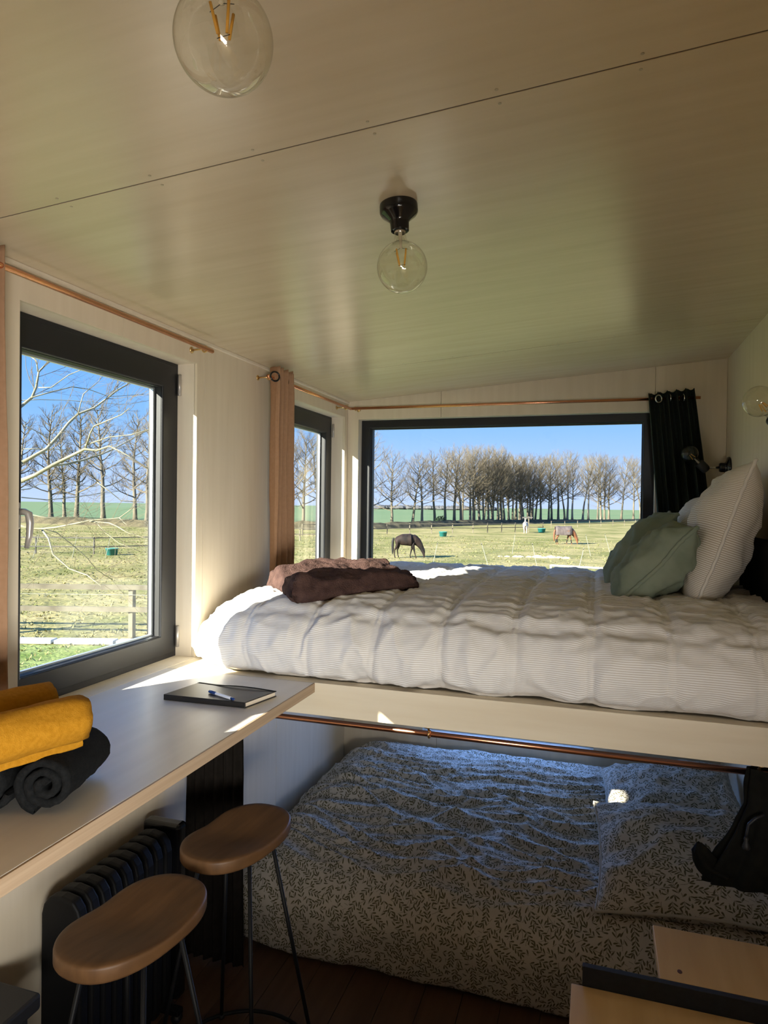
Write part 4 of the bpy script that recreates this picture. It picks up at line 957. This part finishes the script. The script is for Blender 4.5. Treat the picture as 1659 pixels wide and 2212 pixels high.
# evergreen bush at a trunk foot
def bush(name, label, c, r, m, cat):
    b = MB(); q = random.Random(5)
    for k in range(420):
        v = Vector((q.gauss(0, 1), q.gauss(0, 1), q.gauss(0, 1))).normalized() * r * q.uniform(.55, 1.0); v.z = abs(v.z) * 1.1; p = Vector(c) + v; a = Vector((q.uniform(-1, 1), q.uniform(-1, 1), q.uniform(-1, 1))).normalized() * .16; e = a.orthogonal().normalized() * .09
        b.add([p - a, p + e, p + a, p - e], [(0, 1, 2, 3)])
    return tag(b.build(name, m), label, cat)
bush('evergreen_bush', 'dark evergreen bush at the foot of a bare tree', (-22.9, 107.8, GZ + .3), 1.15, M['ivy'], 'bush')

# the old tree close to the side window: trunk out of view, pale limbs crossing the pane
BR = [
([(-3.33, 4.72, 2.13), (-3.24, 4.9, 2.26), (-3.21, 5.02, 2.4), (-3.2, 5.12, 2.52), (-3.18, 5.22, 2.62), (-3.12, 5.37, 2.7), (-3.07, 5.49, 2.81), (-3.04, 5.59, 2.9), (-2.94, 5.74, 3.03)], .0123, .0045),
([(-3.15, 5.19, 2.61), (-3.16, 5.23, 2.71), (-3.16, 5.27, 2.82), (-3.15, 5.34, 2.88), (-3.11, 5.42, 2.97), (-3.09, 5.48, 3.08)], .0045, .0018),
([(-3.02, 5.58, 2.89), (-3.01, 5.57, 2.98), (-2.99, 5.57, 3.06)], .0027, .0016),
([(-3.12, 4.51, 1.96), (-3.02, 4.56, 2.01), (-2.89, 4.62, 2.1), (-2.74, 4.71, 2.2), (-2.66, 4.73, 2.24), (-2.56, 4.76, 2.23), (-2.46, 4.8, 2.27), (-2.33, 4.86, 2.2), (-2.17, 4.95, 2.08)], .0146, .0036),
([(-2.69, 4.77, 2.24), (-2.6, 4.73, 2.38), (-2.52, 4.68, 2.43), (-2.39, 4.68, 2.47), (-2.25, 4.69, 2.52), (-2.14, 4.66, 2.57)], .0058, .0022),
([(-2.95, 4.68, 2.1), (-2.97, 4.85, 2.12), (-2.96, 5.05, 2.17), (-2.92, 5.25, 2.24), (-2.9, 5.45, 2.33), (-2.73, 5.74, 2.54)], .009, .004),
([(-2.69, 4.77, 2.28), (-2.53, 4.77, 2.32), (-2.41, 4.73, 2.34), (-2.21, 4.76, 2.36), (-2.01, 4.78, 2.41)], .0049, .0022),
([(-3.58, 4.97, 2.69), (-3.58, 5.07, 2.77), (-3.6, 5.14, 2.88), (-3.62, 5.19, 3.04), (-3.62, 5.29, 3.14), (-3.61, 5.39, 3.24)], .0112, .0045),
([(-3.52, 5.01, 2.76), (-3.49, 5.23, 2.85), (-3.45, 5.44, 2.93), (-3.43, 5.64, 2.94), (-3.38, 5.89, 2.9), (-3.19, 6.21, 2.97)], .0049, .0018),
([(-3.53, 5.09, 3.02), (-3.56, 5.1, 3.13), (-3.66, 5.06, 3.2)], .0056, .0034),
([(-3.54, 5.11, 2.87), (-3.41, 5.13, 2.87), (-3.24, 5.17, 2.99), (-3.04, 5.22, 3.07), (-2.92, 5.22, 3.12)], .004, .0018),
([(-4.15, 5.51, 2.83), (-4.08, 5.66, 2.86), (-3.94, 5.88, 2.88), (-3.79, 6.1, 2.89), (-3.55, 6.37, 2.89), (-3.36, 6.58, 2.97)], .0031, .0016),
([(-4.18, 5.55, 2.33), (-4.08, 5.79, 2.35), (-3.96, 6.04, 2.35), (-3.83, 6.29, 2.31)], .0036, .0018),
([(-4.16, 5.54, 2.58), (-4.14, 5.71, 2.52), (-4.13, 5.87, 2.46), (-4.03, 6.11, 2.42)], .0031, .0018),
([(-3.48, 4.86, 1.89), (-3.49, 4.96, 1.9), (-3.48, 5.07, 1.95), (-3.37, 5.28, 1.95), (-3.22, 5.52, 1.94)], .0036, .0018),
([(-3.48, 4.86, 1.82), (-3.38, 5.07, 1.8), (-3.26, 5.28, 1.83), (-3.14, 5.49, 1.87), (-3.0, 5.7, 1.91)], .0036, .0018),
([(-2.36, 4.54, 1.95), (-2.29, 4.6, 1.88), (-2.22, 4.66, 1.8), (-2.08, 4.77, 1.79)], .0036, .0018),
([(-2.62, 4.02, 1.6), (-2.53, 4.04, 1.58), (-2.45, 4.06, 1.58), (-2.36, 4.09, 1.59), (-2.23, 4.15, 1.62), (-2.12, 4.19, 1.65), (-1.99, 4.24, 1.66), (-1.91, 4.26, 1.67), (-1.84, 4.25, 1.71), (-1.77, 4.26, 1.76)], .0072, .0022),
([(-2.48, 4.09, 1.57), (-2.37, 4.04, 1.51), (-2.27, 3.98, 1.4), (-2.1, 3.96, 1.3), (-1.94, 3.96, 1.26), (-1.79, 3.93, 1.19)], .0058, .0022),
([(-2.57, 4.21, 1.57), (-2.55, 4.31, 1.54), (-2.49, 4.44, 1.42), (-2.45, 4.54, 1.32), (-2.44, 4.63, 1.22), (-2.37, 4.75, 1.12)], .0036, .002),
([(-2.11, 4.23, 1.64), (-2.01, 4.22, 1.56), (-1.89, 4.23, 1.48), (-1.73, 4.27, 1.42)], .0036, .0018),
([(-2.14, 4.21, 1.64), (-1.97, 4.22, 1.63), (-1.86, 4.17, 1.61), (-1.75, 4.14, 1.57), (-1.56, 4.15, 1.52)], .004, .002),
([(-1.91, 4.26, 1.67), (-1.86, 4.24, 1.64), (-1.81, 4.22, 1.62)], .0027, .0016),
([(-2.86, 4.35, 1.68), (-2.77, 4.43, 1.65), (-2.65, 4.55, 1.66), (-2.47, 4.71, 1.65)], .0036, .0018),
]
nt_ = thing('old_tree', 'pale limbs and twigs of a near tree crossing the first side window', 'tree', (-5.0, 2.7, GZ))
hub = Vector((-4.9, 2.75, 1.1))
MB().tube([(-5.0, 2.7, GZ - .1), (-4.98, 2.7, 0), tuple(hub), (-4.85, 2.8, 2.4), (-4.9, 2.7, 3.6)], [.24, .19, .16, .12, .06], 12).build('trunk', M['pale_bark'], nt_, smooth=True)
for k in (0, 3, 7, 11, 12, 17):      # limbs joining the trunk, outside the pane
    a = Vector(BR[k][0][0]); b = Vector(BR[k][0][1]); d = (a - b).normalized(); m1 = a + d * .5
    root = Vector((-4.9, 2.75, min(3.0, max(.9, a.z - .3))))
    MB().tube([root, root.lerp(m1, .55) + Vector((0, 0, .06)), m1, a], [.05, .035, BR[k][1] * 1.6, BR[k][1] * 1.3], 7).build('limb', M['pale_bark'], nt_, smooth=True)
twg = MB(); rg = random.Random(17)
def tw(p, d, L, r, lvl):
    q = p.copy(); pts = [q.copy()]
    for i in range(4):
        q = q + d * (L / 4); d = (d + Vector((rg.uniform(-.2, .2), rg.uniform(-.2, .2), rg.uniform(-.16, .2)))).normalized(); pts.append(q.copy())
    twg.tube(pts, [r, r * .85, r * .7, r * .55, r * .4], 4, caps=False)
    if lvl > 0:
        for k in range(3):
            i = rg.randint(1, 3); nd = (d + Vector((rg.uniform(-.9, .9), rg.uniform(-.9, .9), rg.uniform(-.7, .8)))).normalized(); tw(pts[i], nd, L * rg.uniform(.4, .65), r * .6, lvl - 1)
for pts, ra, rb in BR:
    P = [Vector(p) for p in pts]; n = len(P)
    MB().tube(P, [(ra + (rb - ra) * i / (n - 1)) * 1.3 for i in range(n)], 7).build('limb', M['pale_bark'], nt_, smooth=True)
    for k in range(9 if ra > .004 else 6):
        t = rg.uniform(.1, 1) * (n - 1); i = min(n - 2, int(t)); b = P[i].lerp(P[i + 1], t - i); d = (P[i + 1] - P[i]).normalized()
        tw(b, (d + Vector((rg.uniform(-.9, .9), rg.uniform(-.9, .9), rg.uniform(-.6, .9)))).normalized(), rg.uniform(.25, .65), rb * .75, 2 if ra > .006 else 1)
o = twg.build('twigs', M['twig'], nt_); o['kind'] = 'stuff'

# ------------------------------------------------------------------ outside: fences and small things
def fence(name, label, pts, h, rails, step, pw, rw, m, group=None):
    t = thing(name, label, 'fence', (*pts[0][:2], GZ), group); P = []
    for a, b in zip(pts, pts[1:]):
        a, b = Vector((*a, 0)), Vector((*b, 0)); n = max(1, round((b - a).length / step)); P += [a.lerp(b, k / n) for k in range(n)]
        d = (b - a).normalized(); s_ = Vector((d.y, -d.x, 0)) * (pw * .5 + rw * .25)
        for z in rails: MB().bar((a.x + s_.x, a.y + s_.y, GZ + z), (b.x + s_.x, b.y + s_.y, GZ + z), rw * .5, rw).build('rail', m, t)
    P.append(Vector((*pts[-1], 0)))
    for p in P: MB().box(p.x - pw / 2, p.x + pw / 2, p.y - pw / 2, p.y + pw / 2, GZ - .05, GZ + h).build('post', m, t)
    return t
dv = Vector((.953, .303)); pc = Vector((-9.08, 13.54))
nf = fence('post_and_rail_fence', 'weathered post and rail fence across the lower part of the first side window', [tuple(pc - dv * 7.2), tuple(pc - dv * 3.6), tuple(pc), tuple(pc + dv * 3.6), tuple(pc + dv * 7)], 1.27, (1.23, .70), 3.6, .12, .115, M['fence_wood'])
for z in (1.05,):
    a, b = pc - dv * 7.2, pc + dv * 7; MB().tube([(a.x, a.y - .1, GZ + z), (b.x, b.y - .1, GZ + z)], .006, 5).build('wire', M['galvanised'], nf)
fence('post_and_rail_fence', 'thin pale post and rail fence just beyond the dark grazing horse', [(-27.0, 62.5), (-20.6, 71.0), (-12.4, 78.8), (-6.7, 86.5), (-5.0, 88.0)], 1.2, (1.12, .62), 2.6, .10, .085, M['fence_wood'])
fence('post_and_rail_fence', 'far thin fence behind the rugged horse reaching to the right', [(-5.0, 104), (2.2, 119), (10.2, 132.5), (24, 158)], 1.1, (1.05, .55), 4.2, .10, .075, M['fence_wood'])
fence('metal_rail_fence', 'dark two-rail metal fence behind the limbs in the first side window', [(-34.5, 31.5), (-27.9, 33.9), (-20.5, 43.0)], 1.05, (1.0, .45), 3.4, .06, .06, M['fence_dark'])
fence('post_and_rail_fence', 'pale rail fence low down in the second side window', [(-27.5, 50), (-18.5, 56.5)], 1.15, (1.1, .6), 3, .1, .09, M['fence_wood'])
gate = thing('field_gate', 'white metal field gate just above the bed in the big window', 'gate', (0, 24.86, GZ))
ga, gb = Vector((0, 24.86, 0)), Vector((2.6, 24.3, 0))
for z in (.32, .62, .92, 1.17): MB().tube([(ga.x, ga.y, GZ + z), (gb.x, gb.y, GZ + z)], .034 if z > 1 else .022, 8).build('rail', M['white_paint'], gate, smooth=True)
for p in (ga, gb): MB().tube([(p.x, p.y, GZ), (p.x, p.y, GZ + 1.19)], .035, 8).build('post', M['white_paint'], gate, smooth=True)
for k in range(5):      # pale kerb slabs between lawn and pasture
    a = Vector((-11.6, 11.88)) + dv * (k * 1.42); b = a + dv * 1.36; nrm_ = Vector((-dv.y, dv.x)) * .32
    kb = MB().add([(p.x, p.y, GZ + z) for z in (0, .09) for p in (a, b, b + nrm_, a + nrm_)], [(0, 3, 2, 1), (4, 5, 6, 7), (0, 1, 5, 4), (1, 2, 6, 5), (2, 3, 7, 6), (3, 0, 4, 7)])
    tag(kb.build('kerb_slab', M['kerb'], bevel=.015), 'pale kerb slab edging the lawn below the fence', 'kerb', 'pale slabs along the lawn edge')
def tub(label, x, y, r, h=.5):
    m0 = Matrix.Translation((x, y, GZ))
    t = thing('water_tub', label, 'tub', (x, y, GZ)); MB().lathe([(0, .02), (r * .82, .0), (r, h), (r * 1.05, h), (r * 1.05, h - .05), (r * .95, h - .02), (r * .78, .06), (0, .06)], m0, 20).build('basin', M['tub'], t, smooth=True)
    MB().lathe([(0, h * .7), (r * .9, h * .7)], m0, 20).build('water', mat('tub_water', (.02, .05, .06), .05), t)
tub('teal water tub beside the pale fence right of the dark horse', -13.74, 68.62, .42); tub('teal water tub beside the small white horse', -5.07, 86.6, .50); tub('teal water tub seen through the first side window', -26.48, 33.8, .36, .42)
sg = thing('signpost', 'white signpost with dark arms at the fence corner near the white horse', 'signpost', (-6.6, 85.7, GZ))
MB().box(-6.66, -6.54, 85.64, 85.76, GZ, GZ + 2.0).build('post', M['fence_wood'], sg); MB().bar((-7.4, 85.55, GZ + 1.85), (-6.55, 85.6, GZ + 1.85), .04, .16).build('sign_arm', M['fence_dark'], sg); MB().bar((-6.65, 85.55, GZ + 1.86), (-6.1, 85.5, GZ + 1.86), .04, .14).build('sign_arm', M['fence_dark'], sg)
rg = random.Random(23)
def stake(x, y, h, lx, label, group):
    s = thing('fence_stake', label, 'stake', (x, y, GZ), group)
    MB().tube([(x, y, GZ - .03), (x + lx, y + rg.uniform(-.05, .05), GZ + h)], [.016, .013], 6).build('rod', M['galvanised'], s); MB().tube([(x + lx * .95, y - .03, GZ + h * .94), (x + lx, y - .06, GZ + h * .97)], .02, 6).build('insulator', M['fence_dark'], s)
for k, (x, y, lx) in enumerate(((-28.6, 29.9, .35), (-26.8, 30.9, .30), (-25.2, 31.7, .35), (-21.5, 30.6, .42), (-19.6, 31.2, .40))): stake(x, y, 1.35, lx, 'leaning pale fence stake in the first side window, %s from its handle' % ORD[k], 'electric fence stakes on the left')
for k, (x, y, lx) in enumerate(((-6.2, 32.2, .32), (-3.9, 46.0, .2), (-3.4, 33.0, -.45), (-1.2, 34.2, -.30), (.7, 31.5, .32), (1.2, 47.0, -.35), (2.5, 49.0, -.4))): stake(x, y, 1.45, lx, 'leaning thin fence stake on the pasture in the big window, %s from the left' % ORD[k], 'electric fence stakes in the big window')

# ------------------------------------------------------------------ horses
def skin(name, J, E, m, parent, root=0, sub=2):
    me = bpy.data.meshes.new(name); me.from_pydata([j[:3] for j in J], E, []); me.materials.append(m); o = bpy.data.objects.new(name, me); COL.objects.link(o); o.parent = parent
    s = o.modifiers.new('skin', 'SKIN'); s.use_smooth_shade = True; s.branch_smoothing = .4
    for v, j in zip(me.skin_vertices[0].data, J): v.radius = (j[3], j[4] if len(j) > 4 else j[3]); v.use_root = False
    me.skin_vertices[0].data[root].use_root = True
    q = o.modifiers.new('sub', 'SUBSURF'); q.levels = sub; q.render_levels = sub; return o
def horse(label, loc, rz, body, scale=1.0, step=.10, graze=True, mane=None, rug=None, boots=None, face=None):
    t = local_thing('horse', label, 'horse', loc, rz, None, scale); t.scale = (scale * .84, scale * 1.05, scale)
    J = [(0, 0, 1.10, .38, .42), (-.36, 0, 1.14, .37, .40), (-.66, 0, 1.18, .31, .36), (-.86, 0, 1.10, .14, .20), (.34, 0, 1.12, .35, .42), (.64, 0, 1.12, .26, .40)]
    E = [(0, 1), (1, 2), (2, 3), (0, 4), (4, 5)]
    nk = [(.86, 0, 1.02, .17, .29), (1.05, 0, .80, .125, .22), (1.20, 0, .56, .10, .16), (1.28, 0, .40, .10, .15), (1.31, 0, .24, .07, .085), (1.33, 0, .09, .052, .06), (1.335, 0, .045, .04, .045)] if graze else [(.82, 0, 1.34, .12, .20), (1.0, 0, 1.52, .10, .15), (1.12, 0, 1.64, .09, .12), (1.24, 0, 1.60, .08, .11), (1.40, 0, 1.46, .06, .08), (1.48, 0, 1.38, .05, .055)]
    p = 5
    for q in nk: J.append(q); E.append((p, len(J) - 1)); p = len(J) - 1
    for sy in (-1, 1):
        a = step * sy
        ch = [(-.62, .15 * sy, .98, .19, .26), (-.58 + a * .5, .16 * sy, .76, .12, .17), (-.74 + a, .15 * sy, .50, .052, .065), (-.72 + a * 1.3, .15 * sy, .18, .036), (-.68 + a * 1.3, .15 * sy, .07, .042), (-.66 + a * 1.3, .15 * sy, .0, .052)]
        pr = 2
        for c in ch: J.append(c); E.append((pr, len(J) - 1)); pr = len(J) - 1
        ch = [(.52, .14 * sy, .94, .14, .20), (.50 - a * .4, .15 * sy, .72, .09, .11), (.50 - a * 1.4, .14 * sy, .44, .050, .055), (.50 - a * 2.2, .14 * sy, .16, .034), (.53 - a * 2.3, .14 * sy, .06, .040), (.55 - a * 2.3, .14 * sy, .0, .050)]
        pr = 4
        for c in ch: J.append(c); E.append((pr, len(J) - 1)); pr = len(J) - 1
    skin('body', J, E, body, t)
    mm = mane or M['mane']
    skin('tail', [(-.90, 0, 1.24, .07), (-.97, 0, 1.04, .095), (-.99, 0, .75, .10), (-.98, 0, .45, .085), (-.97, 0, .22, .03)], [(0, 1), (1, 2), (2, 3), (3, 4)], mm, t)
    top = [(.60, 0, 1.46), (.86, 0, 1.27), (1.10, 0, .96), (1.24, 0, .70), (1.33, 0, .52)] if graze else [(.62, 0, 1.46), (.78, 0, 1.55), (.95, 0, 1.68), (1.08, 0, 1.78), (1.16, 0, 1.76)]
    lpart(MB().tube(top, [.03, .055, .055, .045, .02], 8), 'mane', mm, t, smooth=True)
    hx, hz = (1.27, .53) if graze else (1.14, 1.76)
    for sy in (-1, 1):
        tip = Vector((hx + .12, .075 * sy, hz + .06)) if graze else Vector((hx + .02, .075 * sy, hz + .14))
        lpart(MB().tube([(hx, .05 * sy, hz), tuple((Vector((hx, .05 * sy, hz)) + tip) / 2), tuple(tip)], [.03, .032, .004], 8), 'ear', body, t, smooth=True)
    for sy in (-1, 1):
        ex, ez = (1.345, .42) if graze else (1.25, 1.66)
        lpart(MB().lathe([(0, -.018), (.014, -.010), (.018, 0), (.014, .010), (0, .018)], Matrix.Translation((ex - .02, .075 * sy, ez)), 8), 'eye', M['black_gloss'], t, smooth=True)
    if rug:
        def rf(u, v):
            x = -.90 + 1.62 * u; a = -1 + 2 * v; e = 1 - .25 * sstep(.85, 1, u) - .10 * (1 - sstep(0, .12, u)); hw = .335 * e; topz = 1.535 + .02 * math.cos(u * 6) - .05 * (1 - sstep(0, .15, u)); ang = a * 1.35
            if abs(a) < .55: q = a / .55 * math.pi / 2; y, z = hw * math.sin(q), topz - .34 * (1 - math.cos(q))
            else: k = (abs(a) - .55) / .45; y, z = math.copysign(hw * (1 + .06 * k), a), topz - .34 - .40 * k
            return (x, y + .012 * nz(x * 5, a * 5, 2), z + .012 * nz(x * 4, a * 3, 5))
        r_ = MB().grid(rf, 34, 30).build('rug', rug, None, smooth=True); r_.parent = t; k = r_.modifiers.new('thick', 'SOLIDIFY'); k.thickness = .02
    if boots:
        for sy in (-1, 1):
            a = step * sy
            lpart(MB().tube([(-.73 + a * 1.1, .15 * sy, .42), (-.72 + a * 1.3, .15 * sy, .16)], [.062, .055], 10), 'leg_wrap', boots, t, smooth=True); lpart(MB().tube([(.50 - a * 1.6, .14 * sy, .40), (.50 - a * 2.2, .14 * sy, .14)], [.058, .052], 10), 'leg_wrap', boots, t, smooth=True)
    return t
horse('dark brown horse grazing with its long shadow on the pasture', (-9.62, 39.75, GZ + .0), math.radians(13), M['horse_bay'], 1.0, .09)
horse('chestnut horse in a brown rug grazing farther off to the right', (-1.15, 60.4, GZ), math.radians(16), M['horse_chestnut'], 1.04, .09, mane=M['horse_chestnut'], rug=M['horse_rug'], boots=M['mane'])
horse('small white horse facing the camera by the far fence', (-6.75, 83.2, GZ), math.radians(-86), M['horse_pale'], .95, .05, graze=False, mane=M['horse_chestnut'])
